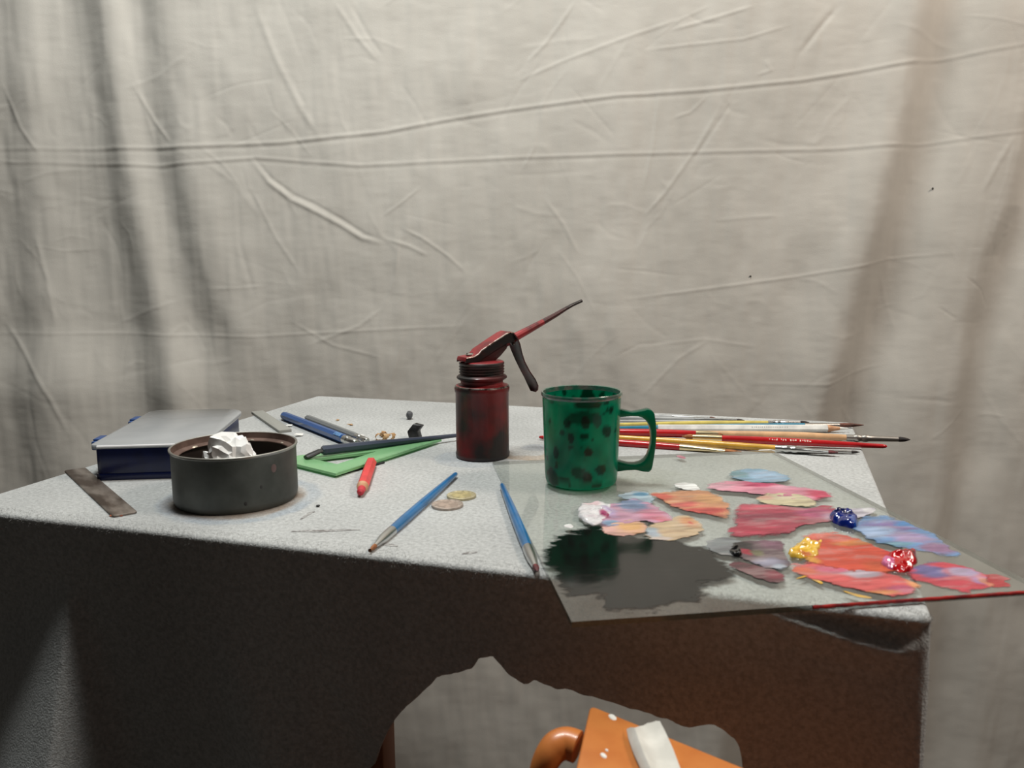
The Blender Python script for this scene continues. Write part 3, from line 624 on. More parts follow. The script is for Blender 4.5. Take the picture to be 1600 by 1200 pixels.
# ------------------------------------------------------------------ small bits
def lump(name, px, py, size, label, cat, mt, seed, h=0, rot=0, rough=0.3, sub=2):
    p = tp(px, py, 0); bm = bmesh.new(); bmesh.ops.create_icosphere(bm, subdivisions=sub, radius=1); rs = random.Random(seed)
    for v in bm.verts:
        k = 1 + rough * (rs.random() - 0.5); v.co = Vector((v.co.x * size[0] * k, v.co.y * size[1] * k, v.co.z * size[2] * k))
    zmin = min(v.co.z for v in bm.verts)
    for v in bm.verts:
        v.co.z -= zmin
        if v.co.z < size[2] * 0.2: v.co.z = 0
    me = bpy.data.meshes.new(name); bm.to_mesh(me); bm.free(); me.materials.append(mt)
    o = bpy.data.objects.new(name, me); COL.objects.link(o); o.location = p; o.rotation_euler = (0, 0, rot); tag(o, label, cat); return o
M_blk = mat('black_charcoal', rgb(38, 38, 40), 0.45, noise=200, col2=rgb(24, 24, 25), bump=(300, 0.5))
lump('charcoal_lump', 640, 655, (0.0042, 0.006, 0.0055), 'small rounded grey-black charcoal pebble at back of table', 'charcoal', mat('graphite', rgb(78, 80, 84), 0.4), 3, rough=0.15)
def charcoal_chunk():                       # angular stub standing up, with sheared top
    p = tp(649, 684, 0); m = MB()
    b = [(-0.0068, -0.005), (0.005, -0.006), (0.0078, 0.004), (-0.004, 0.006)]; t = [(-0.002, -0.004), (0.0085, -0.0035), (0.0105, 0.003), (0.001, 0.005)]
    vs = [(x, y, 0) for x, y in b] + [(x * 0.98 - 0.002, y * 1.05, 0.008) for x, y in b] + [(x, y, 0.0165 - 0.35 * max(0, x - 0.004)) for x, y in t]
    fs = [(3, 2, 1, 0), (8, 9, 10, 11)] + [(r * 4 + i, r * 4 + (i + 1) % 4, (r + 1) * 4 + (i + 1) % 4, (r + 1) * 4 + i) for r in (0, 1) for i in range(4)]
    m.add(vs, fs); o = m.build('charcoal_stub', M_blk, None, bevel=0.0012, loc=p); tag(o, 'black angular charcoal stub behind the dark tool', 'charcoal')
charcoal_chunk()

M_shav = mat('cedar_shaving', rgb(200, 166, 122), 0.8, noise=300, col2=rgb(158, 116, 74)); M_papr = mat('white_paper', rgb(226, 226, 222), 0.9, bump=(200, 0.2))
def shaving(px, py, r, rot, label, mt, turns=0.8, wd=0.006, name='pencil_shaving', cat='shaving', group=None, flat=False):
    p = tp(px, py, 0); m = MB(); n = 22; vs = []
    for i in range(n):
        a = turns * 2 * PI * i / (n - 1); rr = r * (0.55 + 0.45 * i / (n - 1)); x = rr * math.cos(a); z = rr * math.sin(a)
        wv = wd * (1 + 0.25 * math.sin(i * 1.9)) / 2
        for sy in (-1, 1):
            for th in (0, 0.00025): vs.append((x * (1 + th / rr), sy * wv + 0.0015 * math.sin(a * 2), z * (1 + th / rr)))
    zmin = min(v[2] for v in vs); vs = [(x, y, z - zmin) for x, y, z in vs]
    fs = []
    for i in range(n - 1):
        b = 4 * i; c = b + 4
        fs += [(b, c, c + 2, b + 2), (b + 1, b + 3, c + 3, c + 1), (b, b + 1, c + 1, c), (b + 2, c + 2, c + 3, b + 3)]
    m.add(vs, fs); o = m.build(name, mt, None, loc=p, rot=(0, 0, rot)); tag(o, label, cat, group); return o
GS = 'curled pencil shavings in a small heap'
for i, (px, py, r, rot, t) in enumerate(((592, 688, .0042, .3, .8), (603, 690, .0050, 1.6, .7), (611, 688, .0045, 2.6, .85), (600, 683, .0040, .9, .9))):
    shaving(px, py, r, rot, ['curled tan pencil shaving at left of the shaving heap', 'curled tan pencil shaving in front of the shaving heap', 'curled tan pencil shaving at right of the shaving heap', 'curled tan pencil shaving at back of the shaving heap'][i], M_shav, t, 0.006, group=GS)
def scrap(px, py, pts, rot, label, mt=M_papr, curl=0.002, name='paper_scrap', cat='paper'):
    p = tp(px, py, 0); m = MB(); n = len(pts)
    lo_ = [(x, y, 0.0002 + curl * abs(math.sin(i * 1.7 + x * 300))) for i, (x, y) in enumerate(pts)]
    c = (sum(v[0] for v in lo_) / n, sum(v[1] for v in lo_) / n, 0.0001)
    vs = lo_ + [(x, y, z + 0.0003) for x, y, z in lo_] + [c, (c[0], c[1], 0.0005)]
    fs = []
    for i in range(n): j = (i + 1) % n; fs += [(i, 2 * n, j), (n + i, n + j, 2 * n + 1), (i, j, n + j, n + i)]
    m.add(vs, fs); o = m.build(name, mt, None, smooth=0, loc=p, rot=(0, 0, rot)); tag(o, label, cat); return o
scrap(557, 683, [(-.008, -.002), (.002, -.004), (.010, .002), (.006, .006), (-.003, .005)], 0.3, 'small torn white paper scrap beside the silver pencil caps')
scrap(452, 667, [(-.004, -.002), (.003, -.002), (.004, .002), (-.002, .003)], 0.3, 'tiny white paper chip beside the blue mechanical pencil')
scrap(466, 682, [(-.006, -.002), (.004, -.003), (.007, .001), (.0, .004)], 0.7, 'tiny curled white paper chip just behind the tin rim', curl=0.003)
scrap(527, 658, [(-.003, -.001), (.003, -.001), (.002, .002)], 0.7, 'tiny pale fleck on felt behind grey pencil', M_shav)
scrap(547, 665, [(-.004, -.001), (.004, -.0015), (.002, .0015)], 0.1, 'tiny pale fleck on felt midway to shavings', M_shav)
lump('charcoal_crumb', 497, 792, (0.0017, 0.0014, 0.001), 'tiny black charcoal crumb right of the tin', 'charcoal', M_blk, 9)

# ------------------------------------------------------------------ metal strips on the left
def plate_strip(p0, p1, wd, th, name, label, cat, mt, rnd=0.003, bow=0.0):
    Ln = (p1 - p0).length; rz = math.atan2(p1.y - p0.y, p1.x - p0.x); root_l = Vector((p0.x, p0.y, TZ))
    pl = []
    for (cx, cy, a0) in ((Ln - rnd, wd / 2 - rnd, 0), (rnd, wd / 2 - rnd, PI / 2), (rnd, -wd / 2 + rnd, PI), (Ln - rnd, -wd / 2 + rnd, 1.5 * PI)):
        for k in range(5): a = a0 + k * PI / 8; pl.append((cx + rnd * math.cos(a), cy + rnd * math.sin(a)))
    m = MB(); m.prism(pl, 0, th); o = m.build(name, mt, None, bevel=min(th * 0.3, 0.0004), loc=root_l, rot=(0, 0, rz)); tag(o, label, cat); return o
M_steel = mat('worn_steel', rgb(150, 140, 132), 0.42, 0.85, noise=60, col2=rgb(88, 76, 68), rough2=0.6, stretch=(0.4, 1, 1))
s1 = plate_strip(tp(117, 735), tp(196, 806), 0.0185, 0.0016, 'steel_scraper', 'dark worn steel strip lying at the left edge of the table', 'scraper', M_steel)
lump('rust_crumb', 181, 807, (0.0055, 0.0018, 0.0007), 'flake of orange rust beside end of steel strip', 'rust', mat('rust', rgb(176, 98, 60), 0.9, noise=300, col2=rgb(140, 70, 44)), 5)
plate_strip(tp(402, 646), tp(446, 676), 0.0150, 0.0035, 'grey_eraser_strip', 'plain grey flat strip behind the tin near back left edge', 'strip', mat('grey_card', rgb(146, 146, 140), 0.7), 0.0012)

# ------------------------------------------------------------------ tin with crumpled paper
def tin():
    R, H = 0.0500, 0.0465; c = TIN_C
    root = empty('tin_can', (c.x, c.y, TZ), 0.0, 'low round grey steel tin with rusty inner rim', 'tin')
    mt = mat('tin_steel', rgb(112, 114, 110), 0.5, 0.75, noise=22, col2=rgb(78, 80, 76), rough2=0.62, contrast=(0.35, 0.65))
    mi = mat('tin_inside', rgb(70, 60, 54), 0.6, 0.45, noise=40, col2=rgb(50, 42, 38)); mr = mat('rusty_lip', rgb(112, 90, 80), 0.6, 0.35, noise=60, col2=rgb(84, 64, 56)); mb = mat('bright_rim', rgb(190, 188, 182), 0.3, 1.0)
    m = MB(); m.lathe([(0.02, 0.0012), (R - 0.005, 0.0012), (R - 0.0032, 0.0), (R - 0.0016, 0.0004), (R - 0.0004, 0.003), (R, 0.006), (R, H - 0.004), (R + 0.0004, H - 0.0022)], 96, cap1=False); m.build('wall', mt, root)
    m = MB(); m.lathe([(R + 0.0004, H - 0.0024), (R + 0.0012, H - 0.0016), (R + 0.0012, H - 0.0004), (R + 0.0003, H), (R - 0.0006, H - 0.0004)], 96, cap0=False, cap1=False); m.build('rim', mb, root)
    m = MB(); m.lathe([(R - 0.0005, H - 0.0004), (R - 0.0010, H - 0.003), (R - 0.0016, H - 0.0055), (R - 0.0060, H - 0.0066), (R - 0.0064, H - 0.0072), (R - 0.0058, H - 0.0078)], 96, cap0=False, cap1=False); m.build('inner_lip', mr, root)
    m = MB(); m.lathe([(R - 0.0060, H - 0.0077), (R - 0.0016, H - 0.009), (R - 0.0012, 0.004), (R - 0.003, 0.0024), (0.02, 0.0022)], 96, cap0=False); m.build('inside', mi, root)
    rs = random.Random(4); bb = mat('bright_burr', rgb(206, 196, 180), 0.4, 0.6)
    for a in (0.8, 1.55, 2.3, 2.7, 4.4, 5.2): 
        m = MB(); m.lathe([(0.0016, -0.0002), (0.0012, 0.0006), (0.0002, 0.0009)], 7, M=Matrix.Translation(Vector((math.cos(a) * (R - 0.0055), math.sin(a) * (R - 0.0055), H - 0.0066))) @ Matrix.Rotation(a, 4, 'Z'), sx=rs.uniform(.6, 1), sy=rs.uniform(1.2, 2.4)); m.build('burr', bb, root)
    # paint marks on the wall
    for (a, z, rr, cc) in ((-0.62, 0.033, 0.0032, (104, 84, 82)), (-0.86, 0.020, 0.0014, (44, 44, 42)), (-1.12, 0.0085, 0.0016, (40, 38, 36))):
        m = MB(); m.lathe([(rr, 0), (rr * 0.6, 0.0003), (0.0001, 0.0003)], 12, sx=1.1, sy=0.8, M=Matrix.Translation(Vector((math.cos(a) * R, math.sin(a) * R, z))) @ Matrix.Rotation(a, 4, 'Z') @ Matrix.Rotation(PI / 2, 4, 'Y')); m.build('paint_spot', mat('spot', rgb(*cc), 0.6), root)
tin()

def crumple():
    rs = np.random.RandomState(14); bm = bmesh.new(); bmesh.ops.create_icosphere(bm, subdivisions=4, radius=1)
    co = np.array([v.co[:] for v in bm.verts]); d = np.ones(len(co))
    for i in range(34):                                # random planes pressed in: flat facets and sharp creases
        n_ = rs.normal(0, 1, 3); n_ /= np.linalg.norm(n_); h = rs.uniform(0.62, 0.95); q = co @ n_
        d = np.minimum(d, np.where(q > 1e-3, h / np.maximum(q, 1e-3), 9))
    for i in range(12):
        n_ = rs.normal(0, 1, 3); n_ /= np.linalg.norm(n_); q = np.abs(co @ n_ - rs.uniform(-.5, .5)); d -= 0.10 * np.exp(-(q / 0.06) ** 2)
    d *= 1 + 0.06 * rs.normal(0, 1, len(co)) * 0.4
    co = co * d[:, None] * np.array([0.0330, 0.027, 0.0310])
    pk = np.array([-0.30, -0.35, 0.88]); q = (co / np.linalg.norm(co, axis=1)[:, None]) @ (pk / np.linalg.norm(pk)); co += np.outer(np.clip((q - 0.90) / 0.10, 0, 1) ** 1.2, [-0.002, -0.001, 0.0065])
    z0 = co[:, 2].min(); co[:, 2] -= z0; co[:, 2] = np.maximum(co[:, 2], 0.0015) - 0.0015
    for v, c in zip(bm.verts, co): v.co = c
    me = bpy.data.meshes.new('crumpled_paper'); bm.to_mesh(me); bm.free(); me.materials.append(mat('tissue', rgb(240, 240, 238), 0.9, bump=(150, 0.3)))
    o = bpy.data.objects.new('crumpled_paper', me); COL.objects.link(o); me.shade_smooth(); me.set_sharp_from_angle(angle=math.radians(22))
    o.location = (TIN_C.x - 0.001, TIN_C.y - 0.004, TZ + 0.0024); tag(o, 'crumpled white paper wad sitting inside the tin', 'paper'); return o
crumple()

# ------------------------------------------------------------------ blue organiser box
def rrect(x0, x1, y0, y1, rr, n=8):           # ccw rounded rectangle; rr = radii at (x1y0, x1y1, x0y1, x0y0)
    pl = []
    for (cx, cy, a0, r) in ((x1 - rr[0], y0 + rr[0], -PI / 2, rr[0]), (x1 - rr[1], y1 - rr[1], 0, rr[1]), (x0 + rr[2], y1 - rr[2], PI / 2, rr[2]), (x0 + rr[3], y0 + rr[3], PI, rr[3])):
        for k in range(n + 1): a = a0 + k * PI / 2 / n; pl.append((cx + r * math.cos(a), cy + r * math.sin(a)))
    return pl
def organiser():
    p = tp(146, 752); W_, D_, H_ = 0.100, 0.172, 0.0315
    root = empty('storage_box', (p.x, p.y, TZ), math.radians(5.5), 'navy blue plastic storage box with clear frosted lid and clip latches', 'box')
    navy = mat('navy_plastic', rgb(10, 24, 74), 0.3, noise=80, col2=rgb(8, 20, 64)); mid = mat('blue_latch_plastic', rgb(36, 68, 122), 0.35)
    R4 = (0.006, 0.028, 0.010, 0.006); o = rrect(0.002, W_ - 0.002, 0.002, D_ - 0.002, R4); i = rrect(0.004, W_ - 0.004, 0.004, D_ - 0.004, [r - 0.001 for r in R4])
    m = MB(); m.ringprism(o, i, 0.0055, H_ - 0.0006); m.prism(rrect(0.001, W_ - 0.001, 0.001, D_ - 0.001, R4), 0, 0.006); m.build('tray', navy, root, bevel=0.0006)
    m = MB()
    for xx in (0.038, 0.074): m.box(xx, xx + 0.0015, 0.0045, D_ - 0.0045, 0.0062, H_ - 0.006)
    m.build('divider', navy, root, smooth=0)
    lid = bpy.data.materials.new('frosted_lid'); lid.use_nodes = True; N = lid.node_tree.nodes; K = lid.node_tree.links; N.clear()
    out = N.new('ShaderNodeOutputMaterial'); dif = N.new('ShaderNodeBsdfDiffuse'); dif.inputs[0].default_value = rgb(200, 202, 204); tr = N.new('ShaderNodeBsdfTranslucent'); tr.inputs[0].default_value = rgb(200, 206, 212)
    tp_ = N.new('ShaderNodeBsdfTransparent'); tp_.inputs[0].default_value = (0.86, 0.9, 0.93, 1); gl = N.new('ShaderNodeBsdfGlossy'); gl.inputs['Roughness'].default_value = 0.22
    fr = fresnel(N, K, 1.46); x1 = N.new('ShaderNodeMixShader'); x2 = N.new('ShaderNodeMixShader'); x3 = N.new('ShaderNodeMixShader')
    tc = N.new('ShaderNodeTexCoord'); nz = N.new('ShaderNodeTexNoise'); nz.inputs['Scale'].default_value = 18; K.new(tc.outputs['Object'], nz.inputs['Vector'])
    mr = N.new('ShaderNodeMapRange'); mr.inputs[1].default_value = 0.3; mr.inputs[2].default_value = 0.7; mr.inputs[3].default_value = 0.10; mr.inputs[4].default_value = 0.34; K.new(nz.outputs['Fac'], mr.inputs[0])
    x1.inputs[0].default_value = 0.3; K.new(dif.outputs[0], x1.inputs[1]); K.new(tr.outputs[0], x1.inputs[2]); K.new(mr.outputs[0], x2.inputs[0]); K.new(x1.outputs[0], x2.inputs[1]); K.new(tp_.outputs[0], x2.inputs[2])
    K.new(fr.outputs[0], x3.inputs[0]); K.new(x2.outputs[0], x3.inputs[1]); K.new(gl.outputs[0], x3.inputs[2]); K.new(x3.outputs[0], out.inputs[0])
    m = MB(); m.ringprism(rrect(-0.001, W_ + 0.001, -0.001, D_ + 0.001, [r + .001 for r in R4]), rrect(0.001, W_ - 0.001, 0.001, D_ - 0.001, R4), H_ - 0.0018, H_ - 0.0002)
    m.prism(rrect(-0.001, W_ + 0.001, -0.001, D_ + 0.001, [r + .001 for r in R4]), H_, H_ + 0.0022); o = m.build('lid', lid, root, bevel=0.0007)
    m = MB(); m.tube([(0.006, -0.0012, H_ + 0.0006), (W_ / 2, -0.0012, H_ + 0.0006), (W_ - 0.006, -0.0012, H_ + 0.0006)], 0.0012, 10); m.build('lid_lip', mat('lip_highlight', rgb(240, 240, 242), 0.2), o)  # near-white lip colour paints in the lamp highlight along the front
    for yy in (0.022, 0.118):
        m = MB(); m.box(-0.0085, 0.0004, yy, yy + 0.026, H_ - 0.008, H_ + 0.0005); l = m.build('latch', mid, root, bevel=0.0016)
        m = MB(); m.box(-0.0080, -0.0012, yy + 0.004, yy + 0.022, H_ + 0.0004, H_ + 0.002); m.build('hinge_barrel', mid, l, bevel=0.0007)
organiser()

# ------------------------------------------------------------------ oil can
def oil_can():
    root = empty('oil_can', OIL_C, math.radians(33), 'worn red and black pump oil can with trigger and long spout', 'oil can')
    def worn(n, lo, hi, a, b, sc=24):
        return mat(n, rgb(*a), 0.45, 0.15, noise=sc, col2=rgb(*b), contrast=(lo, hi), rough2=0.55, bump=(120, 0.12), coat=0.15)
    red = worn('worn_red_enamel', 0.34, 0.54, (108, 11, 15), (26, 18, 17), 20); red2 = worn('red_enamel', 0.42, 0.68, (150, 32, 38), (52, 24, 25), 40); blk = worn('blackened_enamel', 0.35, 0.6, (30, 24, 22), (74, 26, 26), 30)
    chrome = mat('bare_metal_edge', rgb(178, 168, 160), 0.32, 1.0, noise=180, col2=rgb(90, 66, 60))
    r = 0.0272
    m = MB(); m.lathe([(r - 0.004, 0.0008), (r - 0.0016, 0), (r - 0.0004, 0.0008), (r, 0.003), (r, 0.0045), (r - 0.0006, 0.006), (r - 0.0006, 0.0655), (r, 0.0668), (r + 0.0004, 0.070), (r, 0.0715)], 80, cap1=False); m.build('body', red, root)
    m = MB(); m.lathe([(r, 0.0714), (r - 0.0004, 0.0726), (r - 0.0014, 0.0731)], 80, cap0=False, cap1=False); m.build('shoulder_edge', chrome, root)
    m = MB(); m.lathe([(r - 0.0014, 0.0731), (r - 0.004, 0.0737), (0.0222, 0.0742), (0.0212, 0.0752), (0.0212, 0.0780)], 80, cap0=False, cap1=False); m.build('shoulder', red2, root)
    m = MB(); m.lathe([(0.0212, 0.0778), (0.0240, 0.0792), (0.0252, 0.0805), (0.0250, 0.0818), (0.0236, 0.0830), (0.0220, 0.0838)], 80, cap0=False, cap1=False); m.build('collar_ring', red, root)
    m = MB(); pr = [(0.0220, 0.0836)]
    for k in range(3): z = 0.0850 + k * 0.0028; pr += [(0.0216, z), (0.0226, z + 0.0008), (0.0226, z + 0.0016), (0.0216, z + 0.0022)]
    pr += [(0.0224, 0.0940), (0.0226, 0.0955), (0.0218, 0.0964)]
    m.lathe(pr, 80, cap0=False, cap1=False); m.build('screw_cap', blk, root)
    m = MB(); m.lathe([(0.0219, 0.0963), (0.0206, 0.0970), (0.0004, 0.0974)], 80, cap0=False); m.build('cap_top', red2, root)
    # pump body: slanted barrel below the lever
    yM = lambda prof, w_: None
    def side(poly, w_, name, mt, bev=0.0012, par=root, dy=0):
        m = MB(); M = Matrix.Rotation(PI / 2, 4, 'X'); m.prism(poly, -w_ / 2 - dy, w_ / 2 - dy, M=M); return m.build(name, mt, par, bevel=bev)
    side([(-0.010, 0.0968), (0.013, 0.0968), (0.019, 0.1010), (0.027, 0.1085), (0.025, 0.1175), (0.008, 0.1080), (-0.014, 0.1000)], 0.012, 'pump_body', blk)
    # lever: a channel over the pump body, bent down into the trigger
    top = [(-0.0215, 0.0985), (-0.0205, 0.1012), (-0.0125, 0.1020), (-0.0080, 0.1040), (-0.0050, 0.1075), (0.0100, 0.1160), (0.0215, 0.1222), (0.0260, 0.1238), (0.0300, 0.1225), (0.0325, 0.1185)]
    bot = [(-0.0215, 0.0972), (-0.0205, 0.0973), (-0.0110, 0.0974), (-0.0060, 0.0985), (-0.0030, 0.1005), (0.0110, 0.1080), (0.0220, 0.1135), (0.0255, 0.1142), (0.0275, 0.1130), (0.0285, 0.1105)]
    top = [(x * 1.09, z) for x, z in top]; bot = [(x * 1.09, z) for x, z in bot]
    yaw_w = 0.0175
    m = MB(); n = len(top)
    def strip_wall(y0, y1):
        vs = [(x, y, z) for y in (y0, y1) for x, z in top] + [(x, y, z) for y in (y0, y1) for x, z in bot]
        fs = []
        for i in range(n - 1):
            fs += [(i, i + 1, 2 * n + i + 1, 2 * n + i), (n + i, 3 * n + i, 3 * n + i + 1, n + i + 1), (i, n + i, n + i + 1, i + 1), (2 * n + i, 2 * n + i + 1, 3 * n + i + 1, 3 * n + i)]
        fs += [(0, 2 * n, 3 * n, n), (n - 1, 2 * n - 1, 4 * n - 1, 3 * n - 1)]
        m.add(vs, fs)
    strip_wall(-yaw_w / 2, -yaw_w / 2 + 0.0014); strip_wall(yaw_w / 2 - 0.0014, yaw_w / 2)
    lever = m.build('lever_side', red, root, smooth=30)
    m = MB(); vs = []
    for x, z in top:
        for y in (-yaw_w / 2, yaw_w / 2): vs += [(x, y, z), (x, y, z + 0.0013)]
    fs = []
    for i in range(n - 1):
        b = 4 * i; c = b + 4; fs += [(b, b + 2, c + 2, c), (b + 1, c + 1, c + 3, b + 3), (b, c, c + 1, b + 1), (b + 2, b + 3, c + 3, c + 2)]
    fs += [(0, 1, 3, 2), (4 * n - 4, 4 * n - 2, 4 * n - 1, 4 * n - 3)]
    m.add(vs, fs); m.build('lever_top', red2, root, bevel=0.0004)
    m = MB(); m.tube([(x, -yaw_w / 2 - 0.0001, z + 0.0008) for x, z in top[1:9]], 0.0007, 8); m.build('worn_edge', chrome, root)
    m = MB(); m.lathe([(0.0040, 0.1012), (0.0040, 0.1036), (0.0030, 0.1042), (0.0006, 0.1044)], 20, M=Matrix.Translation(Vector((-0.0135, 0, 0.0012)))); s = m.build('screw', mat('screw_steel', rgb(196, 192, 186), 0.3, 1.0), root)
    m = MB(); m.box(-0.017, -0.010, -0.0005, 0.0005, 0.1053, 0.1058); m.build('slot', mat('slot_dark', rgb(30, 28, 28), 0.6), s)
    # trigger: broad curved blade hanging down in front
    path = [(0.0300, 0.1228, 0.0160), (0.0335, 0.1185, 0.0165), (0.0362, 0.1130, 0.0160), (0.0388, 0.1060, 0.0140), (0.0425, 0.0980, 0.0125), (0.0480, 0.0890, 0.0130), (0.0535, 0.0815, 0.0150), (0.0568, 0.0755, 0.0150), (0.0578, 0.0715, 0.0115), (0.0572, 0.0692, 0.0060)]
    path = [(x * 1.09, 0.1228 - (0.1228 - z) * 1.17, w_ * 1.3) for x, z, w_ in path]
    m = MB(); vs = []
    def tang(i): a = path[max(i - 1, 0)]; b = path[min(i + 1, len(path) - 1)]; t = Vector((b[0] - a[0], 0, b[1] - a[1])).normalized(); return t
    for i, (x, z, w_) in enumerate(path):
        t = tang(i); nn = Vector((-t.z, 0, t.x)) * -1
        for k in range(10):                     # shallow C section, open towards the can
            a = -1 + 2 * k / 9; y = a * w_ / 2; cur = 0.0022 * (1 - a * a)
            for th in (0, 0.0012): vs.append(Vector((x, y, z)) + (-nn) * (cur + th - 0.001))
    fs = []; S = 20
    for i in range(len(path) - 1):
        for k in range(9):
            b = i * S + 2 * k; c = b + S
            fs += [(b, c, c + 2, b + 2), (b + 1, b + 3, c + 3, c + 1)]
        fs += [(i * S, i * S + 1, i * S + S + 1, i * S + S), (i * S + 18, i * S + S + 18, i * S + S + 19, i * S + 19)]
    for i in (0, len(path) - 1):
        for k in range(9): b = i * S + 2 * k; fs.append((b, b + 2, b + 3, b + 1))
    m.add(vs, fs); m.build('trigger', worn('blackened_trigger', 0.42, 0.62, (34, 22, 20), (84, 26, 28), 45), root, smooth=40)
    m = MB(); m.tube([(0.0325, -0.0098, 0.1135), (0.0325, 0.0098, 0.1135)], 0.0017, 12); m.build('pivot_pin', chrome, root)
    # spout
    sp = [(0.024, 0, 0.1130), (0.034, 0, 0.1188), (0.050, 0, 0.1278), (0.066, 0, 0.1370), (0.080, 0, 0.1452), (0.092, 0, 0.1530), (0.100, 0, 0.1576), (0.107, 0, 0.1608), (0.1105, 0, 0.1625)]
    sp = [(x * 1.13, y, 0.113 + (z - 0.113) * 0.79) for x, y, z in sp]
    rd = [0.0046, 0.0044, 0.0038, 0.0031, 0.0026, 0.0021, 0.0018, 0.0017, 0.0018]
    m = MB(); m.tube(sp[:4], rd[:4], 16); m.build('spout', red2, root)
    m = MB(); m.tube(sp[3:], rd[3:], 16); m.build('spout_tip', blk, root)
oil_can()

# ------------------------------------------------------------------ glass palette with paint
GT = 0.0036
def glass_palette():
    a, b, c, d = tp(880, 973, GT), tp(777, 721, GT), tp(1215, 703, GT), tp(1616, 921, GT)
    ex = ((d - a) + (c - b)).normalized(); ey = Vector((-ex.y, ex.x, 0)); cen = (a + b + c + d) / 4
    gw = ((d - a).length + (c - b).length) / 2; gd = ((b - a).length + (c - d).length) / 2
    root = empty('glass_palette', (cen.x, cen.y, TZ), math.atan2(ex.y, ex.x), 'clear glass painting palette overhanging the table, smeared with oil paints', 'palette')
    def gmat(name, film):
        g = bpy.data.materials.new(name); g.use_nodes = True; N = g.node_tree.nodes; K = g.node_tree.links; N.clear()
        out = N.new('ShaderNodeOutputMaterial'); t = N.new('ShaderNodeBsdfTransparent'); t.inputs[0].default_value = (0.965, 0.98, 0.968, 1)
        di = N.new('ShaderNodeBsdfDiffuse'); di.inputs[0].default_value = rgb(186, 188, 180); gl = N.new('ShaderNodeBsdfGlossy'); gl.inputs['Roughness'].default_value = 0.06; gl.inputs[0].default_value = (1, 1, 1, 1)
        fr = fresnel(N, K, 1.52); x1 = N.new('ShaderNodeMixShader'); x2 = N.new('ShaderNodeMixShader')
        tc = N.new('ShaderNodeTexCoord'); nz = N.new('ShaderNodeTexNoise'); nz.inputs['Scale'].default_value = 14; nz.inputs['Detail'].default_value = 6; K.new(tc.outputs['Object'], nz.inputs['Vector'])
        mr = N.new('ShaderNodeMapRange'); mr.inputs[1].default_value = 0.35; mr.inputs[2].default_value = 0.7; mr.inputs[3].default_value = film * 0.5; mr.inputs[4].default_value = film * 1.6; K.new(nz.outputs['Fac'], mr.inputs[0])
        K.new(mr.outputs[0], x1.inputs[0]); K.new(t.outputs[0], x1.inputs[1]); K.new(di.outputs[0], x1.inputs[2]); K.new(fr.outputs[0], x2.inputs[0]); K.new(x1.outputs[0], x2.inputs[1]); K.new(gl.outputs[0], x2.inputs[2]); K.new(x2.outputs[0], out.inputs[0])
        return g
    gtop = gmat('palette_glass', 0.15)
    gbot = bpy.data.materials.new('palette_glass_underside'); gbot.use_nodes = True; N = gbot.node_tree.nodes; N.clear(); o_ = N.new('ShaderNodeOutputMaterial'); t_ = N.new('ShaderNodeBsdfTransparent'); t_.inputs[0].default_value = (0.985, 0.995, 0.985, 1); gbot.node_tree.links.new(t_.outputs[0], o_.inputs[0])
    gedge = mat('glass_edge', rgb(52, 74, 62), 0.12, coat=0.3, alpha=0.6)
    m = MB(); x, y = gw / 2, gd / 2; z0, z1 = 0.0003, GT
    vs = [(-x, -y, z0), (x, -y, z0), (x, y, z0), (-x, y, z0), (-x, -y, z1), (x, -y, z1), (x, y, z1), (-x, y, z1)]
    m.add(vs, [(0, 3, 2, 1)], 2); m.add(vs, [(4, 5, 6, 7)], 0); m.add(vs, [(0, 1, 5, 4), (1, 2, 6, 5), (2, 3, 7, 6), (3, 0, 4, 7)], 1)
    m.build('glass_sheet', [gtop, gedge, gbot], root, smooth=0)
    inv = (Matrix.Translation(root.location) @ Matrix.Rotation(root.rotation_euler.z, 4, 'Z')).inverted()
    pm = mat('oil_paint', (1, 1, 1, 1), 0.38, attr=True, noise=140, col2=(0.86, 0.86, 0.86, 1), bump=(260, 0.7, 0.0014), coat=0.15, stretch=(0.4, 1.6, 1))
    pg = mat('glossy_oil_paint', (1, 1, 1, 1), 0.16, attr=True, coat=0.5, bump=(140, 0.5, 0.0012))
    pk = mat('flat_black_paint', (1, 1, 1, 1), 0.10, attr=True, noise=30, col2=(0.8, 0.8, 0.8, 1), ior=1.55)
    def dry_edge(mt, amt, sc):                   # broken, dry-brushed borders: the paint thins out in streaks towards its outline
        N = mt.node_tree.nodes; K = mt.node_tree.links; at = N.new('ShaderNodeAttribute'); at.attribute_name = 'paint'; nz = N.new('ShaderNodeTexNoise'); nz.inputs['Scale'].default_value = sc; nz.inputs['Detail'].default_value = 5
        tc = N.new('ShaderNodeTexCoord'); mp = N.new('ShaderNodeMapping'); mp.inputs['Scale'].default_value = (0.7, 1.25, 1); mp.inputs['Rotation'].default_value = (0, 0, 0.25); K.new(tc.outputs['Object'], mp.inputs[0]); K.new(mp.outputs[0], nz.inputs['Vector'])
        sb = N.new('ShaderNodeMath'); sb.operation = 'MULTIPLY_ADD'; sb.inputs[1].default_value = -amt; K.new(nz.outputs['Fac'], sb.inputs[0]); K.new(at.outputs['Alpha'], sb.inputs[2])
        mr = N.new('ShaderNodeMapRange'); mr.inputs[1].default_value = -0.10 * amt - 0.22 * amt; mr.inputs[2].default_value = 0.04 - 0.22 * amt; K.new(sb.outputs[0], mr.inputs[0]); K.new(mr.outputs[0], N['Principled BSDF'].inputs['Alpha'])
    dry_edge(pm, 0.45, 120); dry_edge(pk, 0.40, 120)
    cnt = [0]
